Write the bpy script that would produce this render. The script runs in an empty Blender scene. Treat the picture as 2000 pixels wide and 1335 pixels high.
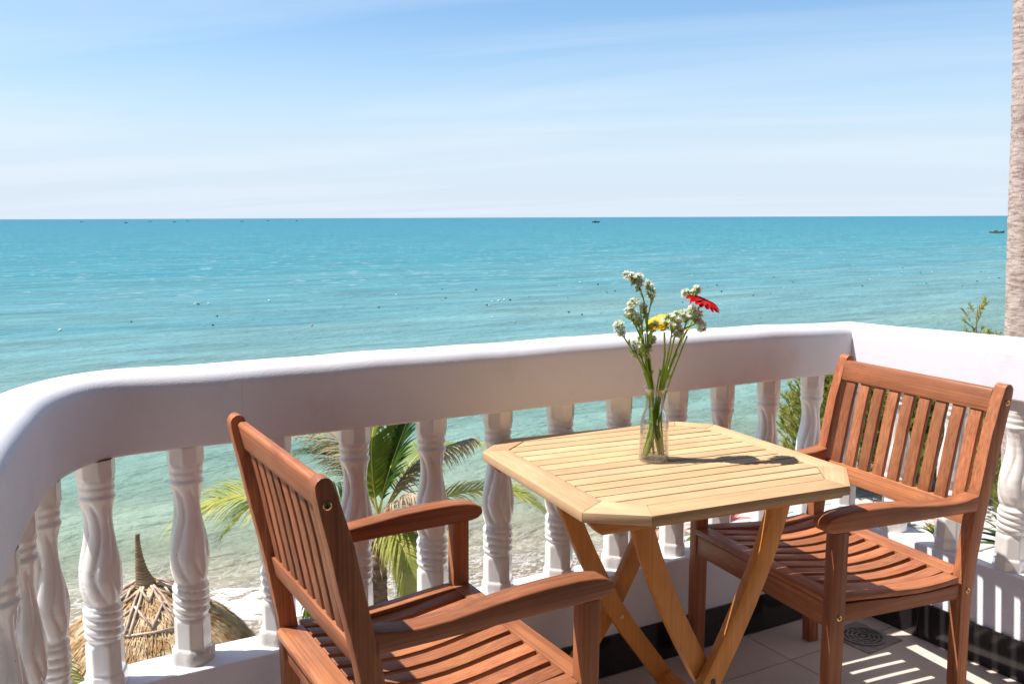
import bpy, bmesh, math, random
import numpy as np
from mathutils import Vector, Matrix

C = bpy.context.scene.collection
SC = bpy.context.scene
R = math.radians
PI = math.pi
rnd = random.Random(7)

# ------------------------------------------------------------------ camera
cam_d = bpy.data.cameras.new('camera')
cam = bpy.data.objects.new('camera', cam_d)
C.objects.link(cam)
SC.camera = cam
FPX = 1827.24
cam_d.sensor_width = 36.0
cam_d.lens = 36.0 * FPX / 2000.0
cam_d.clip_start = 0.05
cam_d.clip_end = 90000
YAW, PITCH, ROLL = R(30.162), R(7.582), R(-0.205)
fwd = Vector((math.sin(YAW) * math.cos(PITCH), math.cos(YAW) * math.cos(PITCH), -math.sin(PITCH)))
rt0 = Vector((math.cos(YAW), -math.sin(YAW), 0))
up0 = rt0.cross(fwd)
rt = rt0 * math.cos(ROLL) + up0 * math.sin(ROLL)
up = up0 * math.cos(ROLL) - rt0 * math.sin(ROLL)
cam.matrix_world = Matrix(((rt.x, up.x, -fwd.x, 0), (rt.y, up.y, -fwd.y, 0), (rt.z, up.z, -fwd.z, 1.3209), (0, 0, 0, 1)))

# ------------------------------------------------------------------ sun, sky, exposure
SUN_DIR = Vector((-0.48, 0.27, 1.0)).normalized()
SUN_EL = math.asin(SUN_DIR.z)
SUN_AZ = math.atan2(SUN_DIR.x, SUN_DIR.y)
sun_d = bpy.data.lights.new('sun', 'SUN')
sun_d.energy = 5.0
sun_d.angle = R(0.53)
sun_d.color = (1.0, 0.955, 0.89)
sun = bpy.data.objects.new('sun', sun_d)
C.objects.link(sun)
sun.rotation_euler = SUN_DIR.to_track_quat('Z', 'Y').to_euler()

SC.view_settings.view_transform = 'Standard'
SC.view_settings.look = 'None'
SC.view_settings.gamma = 1.0
SC.view_settings.use_curve_mapping = False
SC.view_settings.exposure = 0.60

world = bpy.data.worlds.new('World')
SC.world = world
world.use_nodes = True
wn, wl = world.node_tree.nodes, world.node_tree.links
wn.clear()


def N(nodes, typ, **kw):
    n = nodes.new(typ)
    for k, v in kw.items():
        setattr(n, k, v)
    return n


w_out = N(wn, 'ShaderNodeOutputWorld')
w_bg = N(wn, 'ShaderNodeBackground')
w_bg.inputs['Strength'].default_value = 0.09
sky = N(wn, 'ShaderNodeTexSky', sky_type='NISHITA')
sky.sun_disc = False
sky.sun_elevation = SUN_EL
sky.sun_rotation = SUN_AZ
sky.air_density = 1.0
sky.dust_density = 0.6
sky.ozone_density = 2.2
tc = N(wn, 'ShaderNodeTexCoord')
sep = N(wn, 'ShaderNodeSeparateXYZ')
wl.new(tc.outputs['Generated'], sep.inputs[0])
# thin cirrus: streaks on a plane far above
zc = N(wn, 'ShaderNodeMath', operation='ADD'); zc.inputs[1].default_value = 0.10
wl.new(sep.outputs['Z'], zc.inputs[0])
dx = N(wn, 'ShaderNodeMath', operation='DIVIDE'); dy = N(wn, 'ShaderNodeMath', operation='DIVIDE')
wl.new(sep.outputs['X'], dx.inputs[0]); wl.new(zc.outputs[0], dx.inputs[1])
wl.new(sep.outputs['Y'], dy.inputs[0]); wl.new(zc.outputs[0], dy.inputs[1])
cmb = N(wn, 'ShaderNodeCombineXYZ')
wl.new(dx.outputs[0], cmb.inputs[0]); wl.new(dy.outputs[0], cmb.inputs[1])
mp = N(wn, 'ShaderNodeMapping')
mp.vector_type = 'TEXTURE'
mp.inputs['Rotation'].default_value = (0, 0, R(-44))
mp.inputs['Scale'].default_value = (4.2, 1.0, 1.0)
wl.new(cmb.outputs[0], mp.inputs['Vector'])
ns = N(wn, 'ShaderNodeTexNoise'); ns.inputs['Scale'].default_value = 0.75
ns.inputs['Detail'].default_value = 7; ns.inputs['Roughness'].default_value = 0.55; ns.inputs['Distortion'].default_value = 0.6
wl.new(mp.outputs[0], ns.inputs['Vector'])
cr = N(wn, 'ShaderNodeValToRGB')
cr.color_ramp.elements[0].position = 0.47; cr.color_ramp.elements[0].color = (0, 0, 0, 1)
cr.color_ramp.elements[1].position = 0.80; cr.color_ramp.elements[1].color = (0.5, 0.5, 0.5, 1)
wl.new(ns.outputs[0], cr.inputs[0])
# pale haze band low over the sea
hz = N(wn, 'ShaderNodeMapRange', interpolation_type='SMOOTHERSTEP')
hz.inputs['From Min'].default_value = -0.02; hz.inputs['From Max'].default_value = 0.24
hz.inputs['To Min'].default_value = 0.96; hz.inputs['To Max'].default_value = 0.0
wl.new(sep.outputs['Z'], hz.inputs['Value'])
tint = N(wn, 'ShaderNodeMix', data_type='RGBA', blend_type='MULTIPLY')
tint.inputs[0].default_value = 1.0
wl.new(sky.outputs[0], tint.inputs[6]); tint.inputs[7].default_value = (0.98, 1.16, 1.26, 1)
mh = N(wn, 'ShaderNodeMix', data_type='RGBA')
wl.new(hz.outputs[0], mh.inputs[0]); wl.new(tint.outputs[2], mh.inputs[6]); mh.inputs[7].default_value = (5.35, 6.1, 7.1, 1)
mc = N(wn, 'ShaderNodeMix', data_type='RGBA')
wl.new(cr.outputs[0], mc.inputs[0]); wl.new(mh.outputs[2], mc.inputs[6]); mc.inputs[7].default_value = (6.9, 7.3, 7.9, 1)
wl.new(mc.outputs[2], w_bg.inputs['Color'])
wl.new(w_bg.outputs[0], w_out.inputs[0])

# ------------------------------------------------------------------ material helpers
MATS = {}


def mat(name, base, rough=0.5, spec=0.5, bump=None, noise=None, transl=None):
    """base: linear rgb.  noise=(scale xyz, colour b, lo, hi) ; bump=(scale, strength, distance)"""
    m = bpy.data.materials.new(name)
    m.use_nodes = True
    nt = m.node_tree; n = nt.nodes; l = nt.links
    b = n['Principled BSDF']
    b.inputs['Base Color'].default_value = (*base, 1)
    b.inputs['Roughness'].default_value = rough
    b.inputs['Specular IOR Level'].default_value = spec
    t = N(n, 'ShaderNodeTexCoord')
    col = None
    if noise:
        sc, cb, lo, hi = noise
        mpn = N(n, 'ShaderNodeMapping'); mpn.inputs['Scale'].default_value = sc
        l.new(t.outputs['Object'], mpn.inputs[0])
        x = N(n, 'ShaderNodeTexNoise'); x.inputs['Scale'].default_value = 1.0; x.inputs['Detail'].default_value = 6
        x.inputs['Roughness'].default_value = 0.6
        l.new(mpn.outputs[0], x.inputs['Vector'])
        r = N(n, 'ShaderNodeMapRange'); r.inputs['From Min'].default_value = lo; r.inputs['From Max'].default_value = hi
        l.new(x.outputs[0], r.inputs['Value'])
        mx = N(n, 'ShaderNodeMix', data_type='RGBA')
        mx.inputs[6].default_value = (*base, 1); mx.inputs[7].default_value = (*cb, 1)
        l.new(r.outputs[0], mx.inputs[0]); l.new(mx.outputs[2], b.inputs['Base Color'])
        col = mx
    if bump:
        x = N(n, 'ShaderNodeTexNoise'); x.inputs['Scale'].default_value = bump[0]; x.inputs['Detail'].default_value = 4
        l.new(t.outputs['Object'], x.inputs['Vector'])
        bp = N(n, 'ShaderNodeBump'); bp.inputs['Strength'].default_value = bump[1]; bp.inputs['Distance'].default_value = bump[2]
        l.new(x.outputs[0], bp.inputs['Height']); l.new(bp.outputs[0], b.inputs['Normal'])
    if transl:
        o = n['Material Output']
        tr = N(n, 'ShaderNodeBsdfTranslucent')
        if col: l.new(col.outputs[2], tr.inputs[0])
        else: tr.inputs[0].default_value = (*base, 1)
        ms = N(n, 'ShaderNodeMixShader'); ms.inputs[0].default_value = transl
        l.new(b.outputs[0], ms.inputs[1]); l.new(tr.outputs[0], ms.inputs[2]); l.new(ms.outputs[0], o.inputs[0])
    return m


def wood(name, axis, c_light, c_dark, rough=0.5, spec=0.35, vary=0.25, blotch=None, knots=0.0, alt=None):
    """straight-grained timber, the grain running along the given local axis; every board gets its own tone"""
    m = bpy.data.materials.new(name)
    m.use_nodes = True
    nt = m.node_tree; n = nt.nodes; l = nt.links
    b = n['Principled BSDF']
    b.inputs['Specular IOR Level'].default_value = spec
    t = N(n, 'ShaderNodeTexCoord'); oi = N(n, 'ShaderNodeObjectInfo')
    off = N(n, 'ShaderNodeVectorMath', operation='SCALE'); off.inputs[0].default_value = (13.1, 7.7, 5.3)
    l.new(oi.outputs['Random'], off.inputs['Scale'])
    add = N(n, 'ShaderNodeVectorMath', operation='ADD')
    l.new(t.outputs['Object'], add.inputs[0]); l.new(off.outputs[0], add.inputs[1])

    def nz(s_along, s_across, detail, dist=0.0):
        mp_ = N(n, 'ShaderNodeMapping')
        s = [s_across] * 3; s[axis] = s_along
        mp_.inputs['Scale'].default_value = s
        l.new(add.outputs[0], mp_.inputs[0])
        x = N(n, 'ShaderNodeTexNoise'); x.inputs['Scale'].default_value = 1; x.inputs['Detail'].default_value = detail
        x.inputs['Roughness'].default_value = 0.65; x.inputs['Distortion'].default_value = dist
        l.new(mp_.outputs[0], x.inputs['Vector'])
        return x
    g1 = nz(1.7, 190, 5, 0.12)        # broad figure
    g2 = nz(14, 520, 3)             # pores
    g3 = nz(5, 9, 3)                # tone drift
    r1 = N(n, 'ShaderNodeMapRange'); r1.inputs['From Min'].default_value = 0.25; r1.inputs['From Max'].default_value = 0.80
    l.new(g1.outputs[0], r1.inputs['Value'])
    mx = N(n, 'ShaderNodeMix', data_type='RGBA')
    mx.inputs[6].default_value = (*c_light, 1); mx.inputs[7].default_value = (*c_dark, 1)
    l.new(r1.outputs[0], mx.inputs[0])
    r2 = N(n, 'ShaderNodeMapRange'); r2.inputs['From Min'].default_value = 0.60; r2.inputs['From Max'].default_value = 0.74
    r2.inputs['To Max'].default_value = 0.55
    l.new(g2.outputs[0], r2.inputs['Value'])
    mx2 = N(n, 'ShaderNodeMix', data_type='RGBA')
    mx2.inputs[7].default_value = tuple(c * 0.42 for c in c_dark) + (1,)
    l.new(r2.outputs[0], mx2.inputs[0]); l.new(mx.outputs[2], mx2.inputs[6])
    r3 = N(n, 'ShaderNodeMapRange'); r3.inputs['From Min'].default_value = 0.3; r3.inputs['From Max'].default_value = 0.7
    r3.inputs['To Min'].default_value = 0.84; r3.inputs['To Max'].default_value = 1.14
    l.new(g3.outputs[0], r3.inputs['Value'])
    rr = N(n, 'ShaderNodeMapRange'); rr.inputs['To Min'].default_value = 1 - vary * 0.6; rr.inputs['To Max'].default_value = 1 + vary * 0.4
    l.new(oi.outputs['Random'], rr.inputs['Value'])
    mm = N(n, 'ShaderNodeMath', operation='MULTIPLY'); l.new(r3.outputs[0], mm.inputs[0]); l.new(rr.outputs[0], mm.inputs[1])
    sc = N(n, 'ShaderNodeVectorMath', operation='SCALE')
    l.new(mx2.outputs[2], sc.inputs[0]); l.new(mm.outputs[0], sc.inputs['Scale'])
    last = sc.outputs[0]
    if alt:
        h1 = N(n, 'ShaderNodeMath', operation='MULTIPLY'); h1.inputs[1].default_value = 37.7; l.new(oi.outputs['Random'], h1.inputs[0])
        h2 = N(n, 'ShaderNodeMath', operation='FRACT'); l.new(h1.outputs[0], h2.inputs[0])
        h3 = N(n, 'ShaderNodeMath', operation='MULTIPLY'); h3.inputs[1].default_value = 0.75; l.new(h2.outputs[0], h3.inputs[0])
        mxa = N(n, 'ShaderNodeMix', data_type='RGBA', blend_type='MULTIPLY'); mxa.inputs[7].default_value = (*alt, 1)
        l.new(h3.outputs[0], mxa.inputs[0]); l.new(last, mxa.inputs[6]); last = mxa.outputs[2]
    if blotch:
        g4 = nz(4, 16, 4, 0.4)
        r4 = N(n, 'ShaderNodeMapRange'); r4.inputs['From Min'].default_value = 0.52; r4.inputs['From Max'].default_value = 0.68
        r4.inputs['To Max'].default_value = 0.6
        l.new(g4.outputs[0], r4.inputs['Value'])
        mx4 = N(n, 'ShaderNodeMix', data_type='RGBA'); mx4.inputs[7].default_value = (*blotch, 1)
        l.new(r4.outputs[0], mx4.inputs[0]); l.new(last, mx4.inputs[6]); last = mx4.outputs[2]
    if knots > 0:
        mk = N(n, 'ShaderNodeMapping'); s = [9.0] * 3; s[axis] = 4.0
        mk.inputs['Scale'].default_value = s; l.new(add.outputs[0], mk.inputs[0])
        vk = N(n, 'ShaderNodeTexVoronoi'); vk.inputs['Scale'].default_value = 1
        l.new(mk.outputs[0], vk.inputs['Vector'])
        rk = N(n, 'ShaderNodeMapRange', interpolation_type='SMOOTHSTEP')
        rk.inputs['From Min'].default_value = 0.05; rk.inputs['From Max'].default_value = knots
        rk.inputs['To Min'].default_value = 0.85; rk.inputs['To Max'].default_value = 0.0
        l.new(vk.outputs['Distance'], rk.inputs['Value'])
        mxk = N(n, 'ShaderNodeMix', data_type='RGBA'); mxk.inputs[7].default_value = tuple(c * 0.18 for c in c_dark) + (1,)
        l.new(rk.outputs[0], mxk.inputs[0]); l.new(last, mxk.inputs[6]); last = mxk.outputs[2]
    l.new(last, b.inputs['Base Color'])
    ro = N(n, 'ShaderNodeMapRange'); ro.inputs['To Min'].default_value = rough - 0.08; ro.inputs['To Max'].default_value = rough + 0.14
    l.new(g1.outputs[0], ro.inputs['Value']); l.new(ro.outputs[0], b.inputs['Roughness'])
    bp = N(n, 'ShaderNodeBump'); bp.inputs['Strength'].default_value = 0.35; bp.inputs['Distance'].default_value = 0.0006
    l.new(g2.outputs[0], bp.inputs['Height']); l.new(bp.outputs[0], b.inputs['Normal'])
    return m


M = {}
red_l, red_d = (0.51, 0.182, 0.082), (0.185, 0.055, 0.023)
for a, nm in enumerate('xyz'):
    M['chair_' + nm] = wood('oiled_red_hardwood_' + nm, a, red_l, red_d, rough=0.45, spec=0.32, vary=0.5, alt=(1.05, 1.20, 1.12), blotch=(0.20, 0.060, 0.028))
    M['teak_' + nm] = wood('weathered_teak_' + nm, a, (0.66, 0.475, 0.28), (0.46, 0.29, 0.15), rough=0.62, spec=0.2, vary=0.22, alt=(1.0, 0.86, 0.76),
                           blotch=(0.56, 0.30, 0.165))
    M['teakleg_' + nm] = wood('oiled_teak_' + nm, a, (0.68, 0.285, 0.062), (0.43, 0.155, 0.030), rough=0.45, spec=0.35, vary=0.3, knots=0.11)
M['paint'] = mat('white_masonry_paint', (0.78, 0.765, 0.815), 0.5, 0.35, bump=(230, 0.4, 0.0014),
                 noise=((1.6, 1.6, 2.2), (0.74, 0.70, 0.69), 0.45, 0.8))
M['baluster'] = mat('glossy_cream_enamel', (0.80, 0.77, 0.745), 0.23, 0.5, bump=(30, 0.22, 0.003),
                    noise=((14, 14, 3), (0.66, 0.60, 0.53), 0.5, 0.72))
M['baluster'].node_tree.nodes['Principled BSDF'].inputs['Coat Weight'].default_value = 0.6
M['baluster'].node_tree.nodes['Principled BSDF'].inputs['Coat Roughness'].default_value = 0.08


def specks(m, scale, size, col, keep=0.75):
    """sparse pinholes and dirt spots on a painted surface"""
    n, l = m.node_tree.nodes, m.node_tree.links
    b = n['Principled BSDF']; src = b.inputs['Base Color'].links[0].from_socket
    t = N(n, 'ShaderNodeTexCoord'); v = N(n, 'ShaderNodeTexVoronoi'); v.inputs['Scale'].default_value = scale
    l.new(t.outputs['Object'], v.inputs['Vector'])
    a = N(n, 'ShaderNodeMath', operation='LESS_THAN'); a.inputs[1].default_value = size; l.new(v.outputs['Distance'], a.inputs[0])
    sp = N(n, 'ShaderNodeSeparateColor'); l.new(v.outputs['Color'], sp.inputs[0])
    g = N(n, 'ShaderNodeMath', operation='GREATER_THAN'); g.inputs[1].default_value = keep; l.new(sp.outputs[0], g.inputs[0])
    k = N(n, 'ShaderNodeMath', operation='MULTIPLY'); l.new(a.outputs[0], k.inputs[0]); l.new(g.outputs[0], k.inputs[1])
    # broad faint soiling
    x = N(n, 'ShaderNodeTexNoise'); x.inputs['Scale'].default_value = 5; x.inputs['Detail'].default_value = 8; x.inputs['Roughness'].default_value = 0.7
    l.new(t.outputs['Object'], x.inputs['Vector'])
    r = N(n, 'ShaderNodeMapRange'); r.inputs['From Min'].default_value = 0.55; r.inputs['From Max'].default_value = 0.8; r.inputs['To Max'].default_value = 0.35
    l.new(x.outputs[0], r.inputs['Value'])
    mx = N(n, 'ShaderNodeMix', data_type='RGBA'); l.new(r.outputs[0], mx.inputs[0]); l.new(src, mx.inputs[6]); mx.inputs[7].default_value = (0.52, 0.46, 0.42, 1)
    m2 = N(n, 'ShaderNodeMix', data_type='RGBA'); l.new(k.outputs[0], m2.inputs[0]); l.new(mx.outputs[2], m2.inputs[6]); m2.inputs[7].default_value = (*col, 1)
    l.new(m2.outputs[2], b.inputs['Base Color'])


specks(M['paint'], 22, 0.045, (0.25, 0.21, 0.19), 0.8)
specks(M['baluster'], 55, 0.07, (0.10, 0.08, 0.07), 0.85)
M['brass'] = mat('brass', (0.62, 0.42, 0.18), 0.3, 0.5)
M['brass'].node_tree.nodes['Principled BSDF'].inputs['Metallic'].default_value = 1.0
M['darkhole'] = mat('dark_steel_and_holes', (0.02, 0.02, 0.02), 0.5)
M['tile'] = mat('beige_porcelain_tile', (0.60, 0.51, 0.45), 0.42, 0.4, noise=((3, 3, 3), (0.52, 0.44, 0.38), 0.35, 0.7), bump=(90, 0.1, 0.001))
specks(M['tile'], 14, 0.035, (0.05, 0.04, 0.035), 0.7)
M['grout'] = mat('pale_grout', (0.55, 0.50, 0.45), 0.9, 0.2)
M['black_tile'] = mat('polished_black_granite', (0.018, 0.016, 0.017), 0.12, 0.5, noise=((160, 160, 160), (0.05, 0.045, 0.04), 0.62, 0.75))
M['cement'] = mat('bare_cement', (0.30, 0.28, 0.27), 0.9, 0.2, bump=(60, 0.4, 0.003), noise=((8, 8, 8), (0.22, 0.2, 0.19), 0.4, 0.6))
M['steel'] = mat('dull_stainless_steel', (0.42, 0.39, 0.36), 0.38, 0.5)
M['steel'].node_tree.nodes['Principled BSDF'].inputs['Metallic'].default_value = 0.85

# ------------------------------------------------------------------ object helpers


def tag(o, label=None, cat=None, group=None, kind=None):
    if label: o['label'] = label
    if cat: o['category'] = cat
    if group: o['group'] = group
    if kind: o['kind'] = kind
    return o


def empty(name, loc=(0, 0, 0), rz=0.0, **kw):
    o = bpy.data.objects.new(name, None)
    o.empty_display_size = 0.1
    C.objects.link(o)
    o.location = loc; o.rotation_euler = (0, 0, rz)
    return tag(o, **kw)


def link(name, me, m, parent=None, loc=None):
    if m is not None and not me.materials: me.materials.append(m)
    o = bpy.data.objects.new(name, me)
    C.objects.link(o)
    if parent is not None: o.parent = parent
    if loc is not None: o.location = loc
    return o


def pydata(name, v, f, smooth=False, angle=None):
    me = bpy.data.meshes.new(name)
    me.from_pydata([tuple(map(float, p)) for p in v], [], f)
    me.validate()
    if smooth:
        me.polygons.foreach_set('use_smooth', [True] * len(me.polygons))
        if angle: me.set_sharp_from_angle(angle=R(angle))
    me.update()
    return me


def bm_mesh(name, bm, smooth=False, angle=40):
    bmesh.ops.recalc_face_normals(bm, faces=bm.faces)
    me = bpy.data.meshes.new(name)
    bm.to_mesh(me); bm.free()
    if smooth:
        me.polygons.foreach_set('use_smooth', [True] * len(me.polygons))
        me.set_sharp_from_angle(angle=R(angle))
    me.update()
    return me


def prism(name, poly, axis, a, b, bevel=0.003, seg=2, smooth=True, angle=40):
    """extrude a 2-d outline; axis 'y': outline in (x,z) from y=a to y=b; 'x': (y,z); 'z': (x,y)"""
    bm = bmesh.new()

    def P(p, t):
        if axis == 'y': return (p[0], t, p[1])
        if axis == 'x': return (t, p[0], p[1])
        return (p[0], p[1], t)
    va = [bm.verts.new(P(p, a)) for p in poly]
    vb = [bm.verts.new(P(p, b)) for p in poly]
    n = len(poly)
    bm.faces.new(va); bm.faces.new(vb[::-1])
    for i in range(n):
        bm.faces.new((va[i], vb[i], vb[(i + 1) % n], va[(i + 1) % n]))
    bmesh.ops.recalc_face_normals(bm, faces=bm.faces)
    if bevel:
        ed = [e for e in bm.edges if len(e.link_faces) == 2 and e.calc_face_angle(0) > R(28)]
        bmesh.ops.bevel(bm, geom=ed, offset=bevel, segments=seg, affect='EDGES', profile=0.5, clamp_overlap=True)
    return bm_mesh(name, bm, smooth, angle)


def box(name, x0, x1, y0, y1, z0, z1, bevel=0.002, seg=2):
    return prism(name, [(x0, y0), (x1, y0), (x1, y1), (x0, y1)], 'z', z0, z1, bevel, seg)


def lathe(name, prof, seg=32, smooth=True, angle=50, cap=True):
    v, f = [], []
    for r, z in prof:
        for k in range(seg):
            t = 2 * PI * k / seg
            v.append((r * math.cos(t), r * math.sin(t), z))
    for i in range(len(prof) - 1):
        for k in range(seg):
            k2 = (k + 1) % seg
            f.append((i * seg + k, i * seg + k2, (i + 1) * seg + k2, (i + 1) * seg + k))
    if cap:
        f.append(tuple(range(seg))[::-1]); f.append(tuple(range((len(prof) - 1) * seg, len(prof) * seg)))
    return pydata(name, v, f, smooth, angle)


def tube_data(pts, rad, seg=8, base=0):
    """returns verts, faces of a tapered tube through pts"""
    v, f = [], []
    n = len(pts)
    for i, p in enumerate(pts):
        p = Vector(p)
        d = (Vector(pts[min(i + 1, n - 1)]) - Vector(pts[max(i - 1, 0)])).normalized()
        a = d.orthogonal().normalized() if i == 0 else (a - d * a.dot(d)).normalized()
        b = d.cross(a)
        r = rad[i] if hasattr(rad, '__len__') else rad
        for k in range(seg):
            t = 2 * PI * k / seg
            v.append(tuple(p + (a * math.cos(t) + b * math.sin(t)) * r))
    for i in range(n - 1):
        for k in range(seg):
            k2 = (k + 1) % seg
            f.append((base + i * seg + k, base + i * seg + k2, base + (i + 1) * seg + k2, base + (i + 1) * seg + k))
    f.append(tuple(base + k for k in range(seg))[::-1])
    f.append(tuple(base + (n - 1) * seg + k for k in range(seg)))
    return v, f


class Geo:
    def __init__(s): s.v = []; s.f = []
    def tube(s, pts, rad, seg=6):
        v, f = tube_data(pts, rad, seg, len(s.v)); s.v += v; s.f += f
    def tri(s, *p):
        b = len(s.v); s.v += [tuple(q) for q in p]; s.f.append(tuple(range(b, b + len(p))))
    def strip(s, L, Rr):
        b = len(s.v)
        for a, c in zip(L, Rr): s.v += [tuple(a), tuple(c)]
        for i in range(len(L) - 1): s.f.append((b + 2 * i, b + 2 * i + 1, b + 2 * i + 3, b + 2 * i + 2))
    def mesh(s, name, smooth=True, angle=None): return pydata(name, s.v, s.f, smooth, angle)


def catmull(pts, k=8):
    P = [Vector(p) for p in pts]
    out = []
    for i in range(len(P) - 1):
        p0 = P[max(i - 1, 0)]; p1 = P[i]; p2 = P[i + 1]; p3 = P[min(i + 2, len(P) - 1)]
        for j in range(k):
            t = j / k
            out.append(0.5 * ((2 * p1) + (-p0 + p2) * t + (2 * p0 - 5 * p1 + 4 * p2 - p3) * t * t + (-p0 + 3 * p1 - 3 * p2 + p3) * t ** 3))
    out.append(P[-1])
    return out


def copy_tree(o, parent=None):
    c = o.copy(); C.objects.link(c)
    if parent is not None: c.parent = parent
    for ch in list(o.children): copy_tree(ch, c)
    return c


# ------------------------------------------------------------------ ground, beach, sea
SEA = -6.7


def shore_np(X):
    s = 18.0 - 0.33 * (np.clip(X, 2.5, 13) - 4) - 0.10 * (np.clip(X, -40, 2.5) - 2.5) * 0.2 - 0.25 * np.sin(X * 0.45)
    return s + 0.12 * np.clip(X - 26, 0, 400)


def shore(x):
    """y of the water's edge"""
    return float(shore_np(np.float64(x)))


def build_ground():
    xs = np.concatenate([np.linspace(-60, -10, 14), np.linspace(-8, 34, 64), np.linspace(38, 120, 16)])
    ds = np.array([-60, -45, -30, -20, -14, -10, -7, -5, -3.5, -2.2, -1.2, -0.5, 0, 0.6, 1.5, 3, 6, 12, 25, 60])
    v, f = [], []
    for x in xs:
        sh = shore(x)
        for d in ds:
            if d > 0: z = SEA + 0.02 - 0.10 * d - 0.002 * d * d * 0.5
            else: z = SEA + 0.02 + min(0.8, 0.055 * -d + 0.008 * d * d)
            z = max(z, SEA - 6)
            z += 0.02 * math.sin(x * 1.7 + d) * (1 if d < 0 else 0)
            v.append((x, sh + d, z))
    nd = len(ds)
    for i in range(len(xs) - 1):
        for j in range(nd - 1):
            f.append((i * nd + j, (i + 1) * nd + j, (i + 1) * nd + j + 1, i * nd + j + 1))
    me = pydata('beach', v, f, True)
    m = bpy.data.materials.new('wet_and_dry_sand'); m.use_nodes = True
    n, l = m.node_tree.nodes, m.node_tree.links
    b = n['Principled BSDF']; b.inputs['Roughness'].default_value = 0.75
    g = N(n, 'ShaderNodeNewGeometry'); s = N(n, 'ShaderNodeSeparateXYZ'); l.new(g.outputs['Position'], s.inputs[0])
    mr = N(n, 'ShaderNodeMapRange'); mr.inputs['From Min'].default_value = SEA; mr.inputs['From Max'].default_value = SEA + 0.8
    l.new(s.outputs['Z'], mr.inputs['Value'])
    mx = N(n, 'ShaderNodeMix', data_type='RGBA'); mx.inputs[6].default_value = (0.22, 0.165, 0.12, 1); mx.inputs[7].default_value = (0.46, 0.36, 0.26, 1)
    l.new(mr.outputs[0], mx.inputs[0]); l.new(mx.outputs[2], b.inputs['Base Color'])
    x = N(n, 'ShaderNodeTexNoise'); x.inputs['Scale'].default_value = 6; x.inputs['Detail'].default_value = 8
    bp = N(n, 'ShaderNodeBump'); bp.inputs['Strength'].default_value = 0.5; bp.inputs['Distance'].default_value = 0.05
    l.new(g.outputs['Position'], x.inputs['Vector']); l.new(x.outputs[0], bp.inputs['Height']); l.new(bp.outputs[0], b.inputs['Normal'])
    tag(link('beach', me, m), kind='structure')
    # one sheet of ground to the horizon, below the sea bed and the beach
    gm = pydata('ground', [(-40000, -40000, -13), (40000, -40000, -13), (40000, 40000, -13), (-40000, 40000, -13)], [(0, 1, 2, 3)])
    tag(link('ground', gm, mat('earth', (0.18, 0.14, 0.10), 0.9)), kind='structure')


def wave_h(x, y):
    d = y - 17.0
    amp = 0.055 * np.clip(d / 6, 0.15, 1.0)
    h = amp * (np.sin(0.75 * y + 0.22 * x + 1.3 * np.sin(0.11 * x)) + 0.6 * np.sin(1.45 * y - 0.35 * x + 2.0 * np.sin(0.07 * x + 0.05 * y))
               + 0.5 * np.sin(0.33 * y + 0.5 * x))
    h += 0.05 * np.sin(2.7 * y + 0.9 * x + np.sin(0.4 * x)) * 0.5
    return h


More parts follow.
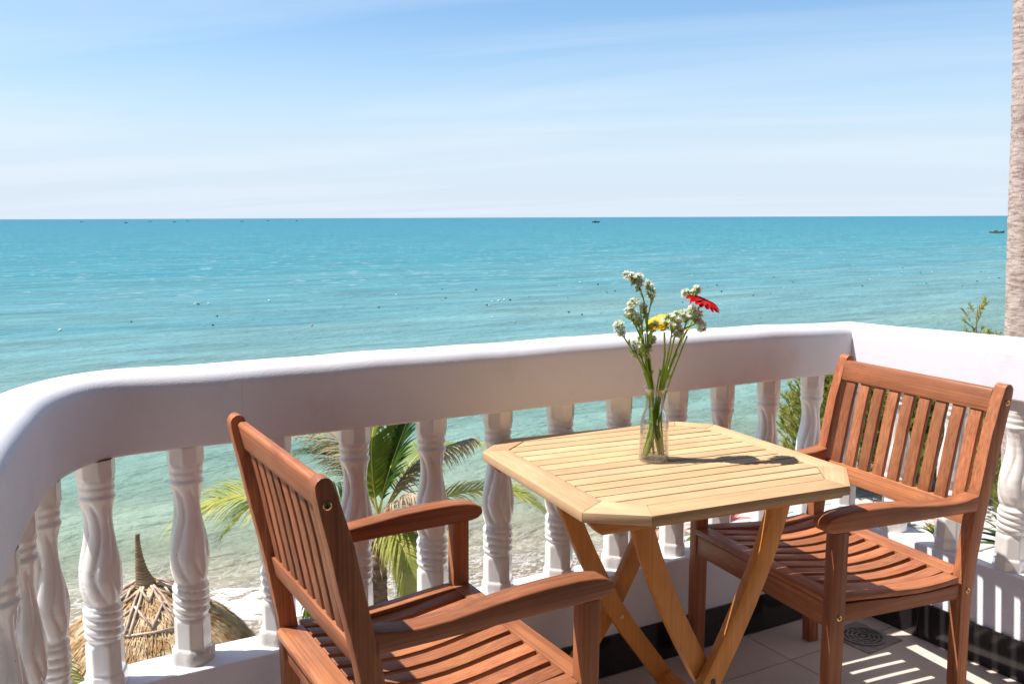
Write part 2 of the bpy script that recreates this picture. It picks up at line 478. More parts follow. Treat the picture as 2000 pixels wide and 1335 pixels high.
def build_water():
    ang = np.linspace(R(-75), R(110), 420)
    dist = np.concatenate([np.linspace(12, 60, 260), np.geomspace(60.6, 30000, 150)])
    A, D = np.meshgrid(ang, dist, indexing='ij')
    X, Y = D * np.sin(A), D * np.cos(A)
    fade = np.clip((75 - D) / 40, 0, 1)
    Z = SEA + wave_h(X, Y) * fade
    sh = shore_np(X)
    dd = Y - sh
    Z = np.where(dd < -1.0, SEA - 0.6, Z)
    v = np.stack([X, Y, Z], -1).reshape(-1, 3)
    na, nd = A.shape
    idx = np.arange(na * nd).reshape(na, nd)
    q = np.stack([idx[:-1, :-1], idx[:-1, 1:], idx[1:, 1:], idx[1:, :-1]], -1).reshape(-1, 4)
    me = bpy.data.meshes.new('sea')
    me.vertices.add(len(v)); me.vertices.foreach_set('co', v.astype(np.float32).ravel())
    me.loops.add(q.size); me.loops.foreach_set('vertex_index', q.astype(np.int32).ravel())
    me.polygons.add(len(q)); me.polygons.foreach_set('loop_start', np.arange(0, q.size, 4, dtype=np.int32))
    me.polygons.foreach_set('loop_total', np.full(len(q), 4, dtype=np.int32))
    me.polygons.foreach_set('use_smooth', np.ones(len(q), dtype=bool))
    at = me.attributes.new('offshore', 'FLOAT', 'POINT')
    at.data.foreach_set('value', dd.reshape(-1).astype(np.float32))
    me.update(calc_edges=True)
    m = bpy.data.materials.new('sea_water'); m.use_nodes = True
    n, l = m.node_tree.nodes, m.node_tree.links
    b = n['Principled BSDF']
    b.inputs['Roughness'].default_value = 0.35; b.inputs['Specular IOR Level'].default_value = 0.07
    b.inputs['IOR'].default_value = 1.33
    g = N(n, 'ShaderNodeNewGeometry')
    s = N(n, 'ShaderNodeSeparateXYZ'); l.new(g.outputs['Position'], s.inputs[0])
    ao = N(n, 'ShaderNodeAttribute'); ao.attribute_name = 'offshore'
    # streaky modulation of the depth colour
    mpp = N(n, 'ShaderNodeMapping'); mpp.inputs['Scale'].default_value = (0.018, 0.075, 0.05); mpp.inputs['Rotation'].default_value = (0, 0, R(-9))
    l.new(g.outputs['Position'], mpp.inputs[0])
    nz = N(n, 'ShaderNodeTexNoise'); nz.inputs['Scale'].default_value = 1; nz.inputs['Detail'].default_value = 5; nz.inputs['Distortion'].default_value = 0.5
    l.new(mpp.outputs[0], nz.inputs['Vector'])
    sh_ = N(n, 'ShaderNodeMapRange'); sh_.inputs['From Min'].default_value = 0.3; sh_.inputs['From Max'].default_value = 0.7
    sh_.inputs['To Min'].default_value = 0.62; sh_.inputs['To Max'].default_value = 1.5
    l.new(nz.outputs[0], sh_.inputs['Value'])
    mu = N(n, 'ShaderNodeMath', operation='MULTIPLY'); l.new(ao.outputs['Fac'], mu.inputs[0]); l.new(sh_.outputs[0], mu.inputs[1])
    ad = N(n, 'ShaderNodeMath', operation='MAXIMUM'); l.new(mu.outputs[0], ad.inputs[0]); ad.inputs[1].default_value = 1.0
    lg = N(n, 'ShaderNodeMath', operation='LOGARITHM'); l.new(ad.outputs[0], lg.inputs[0]); lg.inputs[1].default_value = 10
    mr = N(n, 'ShaderNodeMapRange'); mr.inputs['From Min'].default_value = 0.0; mr.inputs['From Max'].default_value = 3.5
    l.new(lg.outputs[0], mr.inputs['Value'])
    rp = N(n, 'ShaderNodeValToRGB'); e = rp.color_ramp.elements
    stops = [(0.00, (0.27, 0.215, 0.155)), (0.14, (0.26, 0.24, 0.17)), (0.24, (0.225, 0.265, 0.19)), (0.33, (0.18, 0.28, 0.225)),
             (0.44, (0.142, 0.262, 0.255)), (0.53, (0.098, 0.243, 0.262)), (0.62, (0.050, 0.215, 0.25)), (0.74, (0.034, 0.195, 0.238)), (1.0, (0.022, 0.16, 0.225))]
    while len(e) < len(stops): e.new(0.5)
    for k, (p_, c_) in enumerate(stops): e[k].position = p_; e[k].color = (*c_, 1)
    l.new(mr.outputs[0], rp.inputs[0])
    # patches of sandier water
    mp2 = N(n, 'ShaderNodeMapping'); mp2.inputs['Scale'].default_value = (0.10, 0.42, 0.1); mp2.inputs['Rotation'].default_value = (0, 0, R(-7))
    l.new(g.outputs['Position'], mp2.inputs[0])
    nz2 = N(n, 'ShaderNodeTexNoise'); nz2.inputs['Scale'].default_value = 1; nz2.inputs['Detail'].default_value = 6; nz2.inputs['Distortion'].default_value = 0.4
    l.new(mp2.outputs[0], nz2.inputs['Vector'])
    pr = N(n, 'ShaderNodeMapRange'); pr.inputs['From Min'].default_value = 0.35; pr.inputs['From Max'].default_value = 0.7
    pr.inputs['To Min'].default_value = 0.80; pr.inputs['To Max'].default_value = 1.22
    l.new(nz2.outputs[0], pr.inputs['Value'])
    vs = N(n, 'ShaderNodeVectorMath', operation='SCALE'); l.new(rp.outputs[0], vs.inputs[0]); l.new(pr.outputs[0], vs.inputs['Scale'])
    # foam: lacy in the surf, thinning out; flecks of whitecap far out
    mp3 = N(n, 'ShaderNodeMapping'); mp3.inputs['Scale'].default_value = (1.5, 2.8, 1.0)
    l.new(g.outputs['Position'], mp3.inputs[0])
    f1 = N(n, 'ShaderNodeTexNoise'); f1.inputs['Scale'].default_value = 1.0; f1.inputs['Detail'].default_value = 9; f1.inputs['Roughness'].default_value = 0.62
    f1.inputs['Distortion'].default_value = 1.6
    l.new(mp3.outputs[0], f1.inputs['Vector'])
    f1a = N(n, 'ShaderNodeMath', operation='SUBTRACT'); l.new(f1.outputs[0], f1a.inputs[0]); f1a.inputs[1].default_value = 0.5
    f1b = N(n, 'ShaderNodeMath', operation='ABSOLUTE'); l.new(f1a.outputs[0], f1b.inputs[0])
    f1c = N(n, 'ShaderNodeMapRange'); f1c.inputs['From Min'].default_value = 0.0; f1c.inputs['From Max'].default_value = 0.045
    f1c.inputs['To Min'].default_value = 0.8; f1c.inputs['To Max'].default_value = 0.0
    l.new(f1b.outputs[0], f1c.inputs['Value'])
    zone = N(n, 'ShaderNodeMapRange', interpolation_type='SMOOTHSTEP'); zone.inputs['From Min'].default_value = 5.5; zone.inputs['From Max'].default_value = 1.5
    l.new(ao.outputs['Fac'], zone.inputs['Value'])
    fz = N(n, 'ShaderNodeMath', operation='MULTIPLY'); l.new(f1c.outputs[0], fz.inputs[0]); l.new(zone.outputs[0], fz.inputs[1])
    mp4 = N(n, 'ShaderNodeMapping'); mp4.inputs['Scale'].default_value = (0.42, 0.95, 1.0); mp4.inputs['Rotation'].default_value = (0, 0, R(-12))
    l.new(g.outputs['Position'], mp4.inputs[0])
    f2 = N(n, 'ShaderNodeTexNoise'); f2.inputs['Scale'].default_value = 1.0; f2.inputs['Detail'].default_value = 3
    l.new(mp4.outputs[0], f2.inputs['Vector'])
    f2c = N(n, 'ShaderNodeMapRange'); f2c.inputs['From Min'].default_value = 0.655; f2c.inputs['From Max'].default_value = 0.70
    l.new(f2.outputs[0], f2c.inputs['Value'])
    z2 = N(n, 'ShaderNodeMapRange', interpolation_type='SMOOTHSTEP'); z2.inputs['From Min'].default_value = 50; z2.inputs['From Max'].default_value = 110
    z2.inputs['To Max'].default_value = 0.75
    l.new(ao.outputs['Fac'], z2.inputs['Value'])
    fz2 = N(n, 'ShaderNodeMath', operation='MULTIPLY'); l.new(f2c.outputs[0], fz2.inputs[0]); l.new(z2.outputs[0], fz2.inputs[1])
    mf = N(n, 'ShaderNodeMath', operation='MAXIMUM'); l.new(fz.outputs[0], mf.inputs[0]); l.new(fz2.outputs[0], mf.inputs[1])
    mxf = N(n, 'ShaderNodeMix', data_type='RGBA'); l.new(mf.outputs[0], mxf.inputs[0]); l.new(vs.outputs[0], mxf.inputs[6])
    mxf.inputs[7].default_value = (0.66, 0.64, 0.60, 1)
    l.new(mxf.outputs[2], b.inputs['Base Color'])
    # wavelets
    hs = None
    for sc, dist in (((0.75, 1.7, 1), 0.55), ((2.6, 5.0, 1), 0.16), ((0.12, 0.34, 1), 0.8)):
        mw = N(n, 'ShaderNodeMapping'); mw.inputs['Scale'].default_value = sc; mw.inputs['Rotation'].default_value = (0, 0, R(-8))
        l.new(g.outputs['Position'], mw.inputs[0])
        w = N(n, 'ShaderNodeTexNoise'); w.inputs['Scale'].default_value = 1; w.inputs['Detail'].default_value = 5; w.inputs['Distortion'].default_value = 0.3
        l.new(mw.outputs[0], w.inputs['Vector'])
        k = N(n, 'ShaderNodeMath', operation='MULTIPLY'); k.inputs[1].default_value = dist; l.new(w.outputs[0], k.inputs[0])
        if hs is None: hs = k
        else:
            a = N(n, 'ShaderNodeMath', operation='ADD'); l.new(hs.outputs[0], a.inputs[0]); l.new(k.outputs[0], a.inputs[1]); hs = a
    bp = N(n, 'ShaderNodeBump'); bp.inputs['Strength'].default_value = 0.9; bp.inputs['Distance'].default_value = 1.0
    l.new(hs.outputs[0], bp.inputs['Height']); l.new(bp.outputs[0], b.inputs['Normal'])
    tag(link('sea', me, m), kind='structure')


def build_breaker():
    """the white tumbling foam of a small wave at the beach"""
    g = Geo()
    rr = random.Random(3)
    from mathutils import noise as mn
    nx, ny = 150, 60
    v, f = [], []
    for i in range(nx):
        x = -3 + 14.0 * i / (nx - 1)
        for j in range(ny):
            w = j / (ny - 1)
            y = shore(x) + 0.8 + 0.45 * math.sin(x * 0.9) + 2.1 * w
            n1 = mn.fractal(Vector((x * 1.6, y * 2.6, 0)), 1.0, 2.0, 6)
            h = 0.24 * math.sin(PI * w) ** 0.8 * (0.75 + 0.5 * math.sin(x * 0.8 + 1)) + 0.17 * n1 - 0.02
            e = min(w, 1 - w) * 6
            h *= max(0.0, min(1.0, (x - 2.6) / 1.6, (7.6 - x) / 1.5)) ** 0.6
            h -= 0.12 * (1 - max(0.0, min(1.0, (x - 2.6) / 1.2, (7.6 - x) / 1.2)))
            h = h * min(1, e) - (0.10 if e < 0.4 else 0) - (0.3 if x > 9 else 0) * (x - 9)
            v.append((x, y, SEA + h))
    for i in range(nx - 1):
        for j in range(ny - 1):
            f.append((i * ny + j, (i + 1) * ny + j, (i + 1) * ny + j + 1, i * ny + j + 1))
    me = pydata('surf_foam', v, f, True)
    m = mat('foam', (0.80, 0.78, 0.75), 0.7, 0.3, bump=(9, 0.6, 0.05), noise=((3, 5, 3), (0.5, 0.43, 0.34), 0.5, 0.66))
    tag(link('surf_foam', me, m), label='white surf foam rolling onto the wet sand', kind='stuff')


build_ground()
build_water()
build_breaker()

# ------------------------------------------------------------------ balcony floor
fl = link('floor', box('floor', -1.6, 2.66, -3.0, 2.20, -0.22, -0.006, 0.0), M['grout'])
tag(fl, kind='structure')
TX, TY = 2.0765, 1.889
tile_mesh = {}
for i in range(-7, 2):
    for j in range(-9, 2):
        x0, x1 = TX + (i - 1) * 0.6, TX + i * 0.6
        y0, y1 = TY + (j - 1) * 0.6, TY + j * 0.6
        x0, x1 = max(x0, -0.45), min(x1, 2.549); y0, y1 = max(y0, -2.9), min(y1, 2.081)
        if x1 - x0 < 0.05 or y1 - y0 < 0.05: continue
        w, h = round(x1 - x0 - 0.003, 4), round(y1 - y0 - 0.003, 4)
        if (w, h) not in tile_mesh:
            tile_mesh[(w, h)] = box('floor_tile', -w / 2, w / 2, -h / 2, h / 2, -0.0055, 0.0, 0.0008, 1)
        link('floor_tile', tile_mesh[(w, h)], M['tile'], fl, ((x0 + x1) / 2, (y0 + y1) / 2, 0))

# floor drain
dr = empty('floor_drain', (2.393, 1.885, 0.0), R(4), label='round slotted steel floor drain set in the beige tiles near the corner', cat='drain')
link('frame', box('drain_frame', -0.085, 0.085, -0.085, 0.085, 0.0005, 0.0025, 0.0008, 1), mat('drain_cement', (0.33, 0.29, 0.26), 0.8, noise=((30, 30, 30), (0.2, 0.17, 0.15), 0.4, 0.6)), dr)
link('dish', lathe('drain_dish', [(0.066, 0.0026), (0.066, 0.0042), (0.0655, 0.0044)], 40), M['darkhole'], dr)  # flat near-black disc standing for the dark hole under the grate
g = Geo()
for r0, r1, nb in ((0.058, 0.068, 0), (0.044, 0.052, 9), (0.030, 0.038, 7), (0.016, 0.024, 5), (0.0, 0.009, 0)):
    k = 40
    for i in range(k):
        a0, a1 = 2 * PI * i / k, 2 * PI * (i + 1) / k
        z = 0.0062
        p = [(r * math.cos(a), r * math.sin(a), z) for r, a in ((r0, a0), (r1, a0), (r1, a1), (r0, a1))]
        g.tri(*p)
        q = [(r1 * math.cos(a0), r1 * math.sin(a0), z), (r1 * math.cos(a0), r1 * math.sin(a0), 0.0046), (r1 * math.cos(a1), r1 * math.sin(a1), 0.0046), (r1 * math.cos(a1), r1 * math.sin(a1), z)]
        g.tri(*q)
    for b_ in range(nb):
        a = 2 * PI * (b_ + 0.37 * nb) / nb
        w = 0.004
        d = Vector((math.cos(a), math.sin(a), 0)); e_ = Vector((-d.y, d.x, 0)) * w
        g.tri(*[tuple(d * rr_ + e_ * s_ + Vector((0, 0, 0.0061))) for rr_, s_ in ((r1 - 0.001, -1), (r1 + 0.007, -1), (r1 + 0.007, 1), (r1 - 0.001, 1))])
link('grate', g.mesh('drain_grate', False), M['steel'], dr)

# ------------------------------------------------------------------ the house, out of view: added with its deep roof to shade the balcony
hs = empty('shading_house', (1.0, -3.0, 0), label='unseen plastered hotel building, its deep roof added to shade the balcony', cat='building')
M['shading_house'] = mat('house_plaster', (0.26, 0.21, 0.19), 0.8, 0.2, bump=(40, 0.3, 0.003))  # plaster kept dark to lower the light bounced onto the balcony
M['soffit'] = mat('timber_soffit', (0.075, 0.058, 0.055), 0.7, 0.2)


def hpart(name, me, m):
    o = link(name, me, m, hs); o.location = (-1.0, 3.0, 0); return o


hpart('wall', box('wall', -4.5, -0.3, -3.3, -3.05, -6.5, 3.0, 0.0), M['shading_house'])
hpart('wall', box('wall', 2.2, 6.0, -3.3, -3.05, -6.5, 3.0, 0.0), M['shading_house'])
hpart('wall', box('wall', -0.3, 2.2, -3.3, -3.05, 2.3, 3.0, 0.0), M['shading_house'])
hpart('door', box('door', -0.3, 2.2, -3.25, -3.2, 0.0, 2.3, 0.0), mat('dark_door_glass', (0.03, 0.03, 0.035), 0.1, 0.5))
hpart('roof', box('roof', -4.8, 6.0, -3.4, 1.30, 2.72, 2.86, 0.0), M['soffit'])  # unseen deep roof, added to keep open sky off the near faces
hpart('roof_beam', box('roof_beam', -4.8, 6.0, 1.14, 1.29, 2.52, 2.72, 0.003), M['soffit'])
hpart('side_wall', box('side_wall', 2.67, 2.9, -3.05, -0.9, -6.5, 2.72, 0.0), M['shading_house'])
hpart('facade', box('facade', -4.5, 2.64, 1.95, 2.15, -6.5, -0.23, 0.0), M['shading_house'])

# ------------------------------------------------------------------ balustrade
BL = empty('balustrade', (1.3, 2.15, 0), label='white masonry balcony balustrade with twisted balusters and a thick rounded handrail', cat='balustrade')


def bl_part(name, me, m):
    o = link(name, me, m, BL)
    o.location = (-1.3, -2.15, 0)
    return o


left_in = [(0.50, 2.113), (0.36, 2.114), (0.30, 2.113), (0.26, 2.107), (0.221, 2.090), (0.185, 2.058), (0.148, 2.006), (0.119, 1.945), (0.099, 1.880), (0.082, 1.800),
           (0.068, 1.740), (0.038, 1.582), (0.013, 1.42), (-0.075, 0.92), (-0.175, 0.35), (-0.27, -0.25), (-0.38, -0.9)]
lc = [(p.x, p.y) for p in catmull([(a, b, 0) for a, b in left_in], 6)]


def rail_path(xin, yin, dy=0.0, dx_=0.0):
    pts = [(xin, yin - 3.2 + 3.2 * k / 40) for k in range(41)]
    pts += [(xin - (xin - 0.56) * k / 34, yin) for k in range(1, 35)]
    pts += [(x + dx_, y + dy) for x, y in lc[3:]]
    return pts


def sweep(name, path, section, hfun=None, smooth=True, angle=42):
    """section: list of (outward, z, w) with w = how much of the local height change it takes"""
    n = len(path); v, f = [], []
    P = [Vector((a, b)) for a, b in path]
    k = len(section)
    for i in range(n):
        if i == 0: d0 = d1 = (P[1] - P[0]).normalized()
        elif i == n - 1: d0 = d1 = (P[-1] - P[-2]).normalized()
        else: d0 = (P[i] - P[i - 1]).normalized(); d1 = (P[i + 1] - P[i]).normalized()
        # path runs from the right end towards the corner, then left: outward is on its right-hand side
        n0 = Vector((d0.y, -d0.x)); n1 = Vector((d1.y, -d1.x))
        nm = (n0 + n1).normalized(); sc = 1 / max(0.5, nm.dot(n0))
        dz = hfun(P[i]) if hfun else 0
        for (o, z, w) in section:
            q = P[i] + nm * sc * o
            v.append((q.x, q.y, z + dz * w))
    for i in range(n - 1):
        for j in range(k):
            j2 = (j + 1) % k
            f.append((i * k + j, (i + 1) * k + j, (i + 1) * k + j2, i * k + j2))
    f.append(tuple(range(k))); f.append(tuple(range((n - 1) * k, n * k))[::-1])
    me = pydata(name, v, f, smooth, angle)
    return me


HT, HB, T = 0.9845, 0.809, 0.128
sec = []
r_ = 0.040
sec.append((0, HB + 0.010, 0)); sec.append((0, HT - r_ - 0.008, 1.0)); sec.append((0, HT - r_ - 0.003, 1.0))
for a in range(0, 10): t = PI - (PI / 2) * a / 9; sec.append((r_ + r_ * math.cos(t), HT - r_ + r_ * math.sin(t), 1.0))
for a in range(0, 10): t = PI / 2 - (PI / 2) * a / 9; sec.append((T - r_ + r_ * math.cos(t), HT - r_ + r_ * math.sin(t), 1.0))
sec.append((T, HT - r_ - 0.003, 1.0)); sec.append((T, HT - r_ - 0.008, 1.0)); sec.append((T, HB + 0.010, 0))
rb = 0.006
for a in range(0, 4): t = -(PI / 2) * a / 3; sec.append((T - rb + rb * math.cos(t), HB + rb + rb * math.sin(t), 0))
for a in range(0, 4): t = -PI / 2 - (PI / 2) * a / 3; sec.append((rb + rb * math.cos(t), HB + rb + rb * math.sin(t), 0))


def rail_dz(p):
    d = math.hypot(p.x - 2.545, p.y - 2.113)
    base = -0.0165 * math.exp(-(d / 0.42) ** 1.3)
    return base + 0.0012 * math.sin(p.x * 9 + p.y * 3) + 0.0008 * math.sin(p.x * 23 + 1)


rail_me = sweep('handrail', rail_path(2.544, 2.113), sec, rail_dz)
bl_part('handrail', rail_me, M['paint'])
# hairline joint down the rail's face, small chips under it where the balusters are cast in
bl_part('joint', box('joint', 0.5194, 0.5202, 2.1126, 2.1133, 0.816, 0.944, 0.0), mat('joint_grey', (0.66, 0.63, 0.64), 0.9))
# low plinth wall
PT = 0.302
psec = [(0, -0.006, 0), (0, PT - 0.005, 0), (0.0015, PT - 0.0015, 0), (0.005, PT, 0), (0.112, PT, 0), (0.117, PT - 0.005, 0), (0.117, -0.30, 0), (0.002, -0.30, 0)]
psec[0] = (0, -0.30, 0); psec.pop()
bl_part('plinth_wall', sweep('plinth_wall', rail_path(2.5525, 2.086, -0.027, -0.004), psec, None, True, 35), M['paint'])

# baluster: measured outline, twisted flutes, rope rings, chamfered square ends
def baluster_mesh(seed=0):
    prof = [(0.000, 0.0445), (0.030, 0.0440), (0.036, 0.0425), (0.038, 0.0405), (0.100, 0.0400), (0.106, 0.0385), (0.110, 0.0365),
            (0.114, 0.0385), (0.124, 0.0405), (0.133, 0.0388), (0.142, 0.0405), (0.151, 0.0388), (0.160, 0.0405), (0.169, 0.0386), (0.178, 0.0402), (0.187, 0.0375),
            (0.194, 0.0370), (0.205, 0.0405), (0.225, 0.0440), (0.250, 0.0455), (0.275, 0.0440), (0.300, 0.0400), (0.325, 0.0350), (0.350, 0.0310), (0.372, 0.0295),
            (0.395, 0.0310), (0.412, 0.0345), (0.422, 0.0385), (0.427, 0.0395), (0.431, 0.0380), (0.434, 0.0355), (0.439, 0.0365), (0.446, 0.0385), (0.453, 0.0370), (0.459, 0.0385),
            (0.464, 0.0395), (0.468, 0.0390), (0.472, 0.0400), (0.510, 0.0400)]
    zs = np.array([p[0] for p in prof]); rs = np.array([p[1] for p in prof])
    NZ, NT = 190, 72
    Z = np.linspace(0, 0.51, NZ)
    kt = np.array([0, 0.12, 0.3, 0.5, 0.68, 0.85, 1.0]); kv = np.array([0.55, 0.12, -0.24, 0.04, 0.30, 0.12, -0.35])
    TWT = np.linspace(0, 1, 200); TWV = np.interp(TWT, kt, kv)
    ker = np.hanning(41); ker /= ker.sum()
    TWV = np.convolve(np.pad(TWV, 20, mode='edge'), ker, mode='valid')
    v, f = [], []
    for z in Z:
        r = float(np.interp(z, zs, rs))
        for k in range(NT):
            th = 2 * PI * k / NT
            rr = r
            # square with chamfered corners at the two ends
            sq = 0.0
            if z < 0.108: sq = min(1, (0.108 - z) / 0.006)
            if z > 0.466: sq = min(1, (z - 0.466) / 0.006)
            if sq > 0:
                c, s = abs(math.cos(th)), abs(math.sin(th))
                oct_ = min(1 / max(c, s), 1.36 / (c + s))
                rr = r * ((1 - sq) + sq * oct_ * (0.985 if z > 0.036 else 1.0))
            # rope rings (slanted)
            if 0.112 < z < 0.19:
                e = min(1, (z - 0.112) / 0.01, (0.19 - z) / 0.01)
                rr = 0.0378 + 0.0048 * e * abs(math.sin(PI * (z / 0.0185) + th * 1.0)) ** 0.6
            # swirling flutes that sweep one way up the bulb and back along the neck
            if 0.190 < z < 0.424:
                e = min(1, (z - 0.190) / 0.018, (0.424 - z) / 0.022)
                t_ = (z - 0.19) / 0.234
                tw = float(np.interp(t_, TWT, TWV))
                u = abs(math.sin(3.5 * (th - tw)))
                rr = r * 0.985 + 0.0052 * e * (u ** 0.55 - 0.74) * (r / 0.04)
            v.append((rr * math.cos(th), rr * math.sin(th), z))
    for i in range(NZ - 1):
        for k in range(NT):
            k2 = (k + 1) % NT
            f.append((i * NT + k, i * NT + k2, (i + 1) * NT + k2, (i + 1) * NT + k))
    return pydata('baluster', v, f, True, 60)


bal_me = baluster_mesh()
bal_pos = [(x, 2.152, 0) for x in (0.398, 0.600, 0.800, 1.010, 1.208, 1.408, 1.611, 1.822, 2.010, 2.208, 2.407)]
bal_pos += [(2.600, 2.160, 0)] + [(2.600, 1.955 - 0.2005 * k, R(90)) for k in range(13)]
bal_pos += [(0.207, 2.118, R(25)), (0.090, 1.975, R(65)), (0.038, 1.790, R(80)), (0.002, 1.595, R(80)), (-0.032, 1.400, R(80)), (-0.066, 1.205, R(80)), (-0.10, 1.01, R(80)),
            (-0.135, 0.815, R(80)), (-0.17, 0.62, R(80)), (-0.205, 0.42, R(80))]
for (x, y, a) in bal_pos:
    o = link('baluster', bal_me, M['baluster'], BL, (x - 1.3, y - 2.15, PT - 0.001))
    o.rotation_euler = (0, 0, a + rnd.choice([0, PI]) + rnd.uniform(-0.02, 0.02))
    o.scale = (0.965, 0.965, (HB - PT + 0.003) / 0.51)

def mortar_mesh(h, seed):
    rr = random.Random(seed); v, f = [], []
    n = 28
    for lv, (rad, z) in enumerate(((0.0465, 0.0), (0.0460, h * 0.85), (0.0425, h))):
        for k in range(n):
            a = 2 * PI * k / n; c_, s_ = abs(math.cos(a)), abs(math.sin(a))
            r = rad * min(1 / max(c_, s_), 1.32 / (c_ + s_)) * (1 + rr.uniform(-0.02, 0.02))
            v.append((r * math.cos(a), r * math.sin(a), z + (rr.uniform(-0.0025, 0.0025) if lv == 2 else 0)))
    for i in range(2):
        for k in range(n): k2 = (k + 1) % n; f.append((i * n + k, i * n + k2, (i + 1) * n + k2, (i + 1) * n + k))
    f.append(tuple(range(2 * n, 3 * n)))
    return pydata('mortar_collar', v, f, True, 50)


mor = mortar_mesh(0.034, 2)
M['mortar'] = mat('grey_painted_mortar', (0.47, 0.45, 0.43), 0.85, 0.2, bump=(70, 0.6, 0.002), noise=((12, 12, 12), (0.62, 0.6, 0.57), 0.45, 0.6))
for (x, y) in ((0.398, 2.152), (0.600, 2.152), (0.002, 1.595), (1.611, 2.152)):
    link('mortar_collar', mor, M['mortar'], BL, (x - 1.3, y - 2.15, PT - 0.001))
# black skirting tiles against the plinth
sk = {}


def skirt(x0, x1, y0, y1, h=0.121):
    w, d = round(x1 - x0 - 0.0016, 4), round(y1 - y0 - 0.0016, 4)
    key = (w, d)
    if key not in sk: sk[key] = box('skirting_tile', -w / 2, w / 2, -d / 2, d / 2, 0.0005, h, 0.001, 1)
    o = link('skirting_tile', sk[key], M['black_tile'], BL, ((x0 + x1) / 2 - 1.3, (y0 + y1) / 2 - 2.15, 0))


for a, b in ((2.0785, 2.47), (1.4785, 2.0785), (0.8785, 1.4785), (0.40, 0.8785)):
    skirt(a, b, 2.0785, 2.0875)
for k in range(6):
    y1_ = 2.0785 - 0.075 if k == 0 else 1.80 - (k - 1) * 0.6
    y0_ = 1.80 - k * 0.6
    skirt(2.543, 2.552, y0_, y1_)
o = link('bare_patch', box('bare_patch', 2.470, 2.5515, 2.0805, 2.0845, 0.0, 0.117, 0.001, 1), M['cement'], BL); o.location = (-1.3, -2.15, 0)

# ------------------------------------------------------------------ chairs
W2 = 0.292


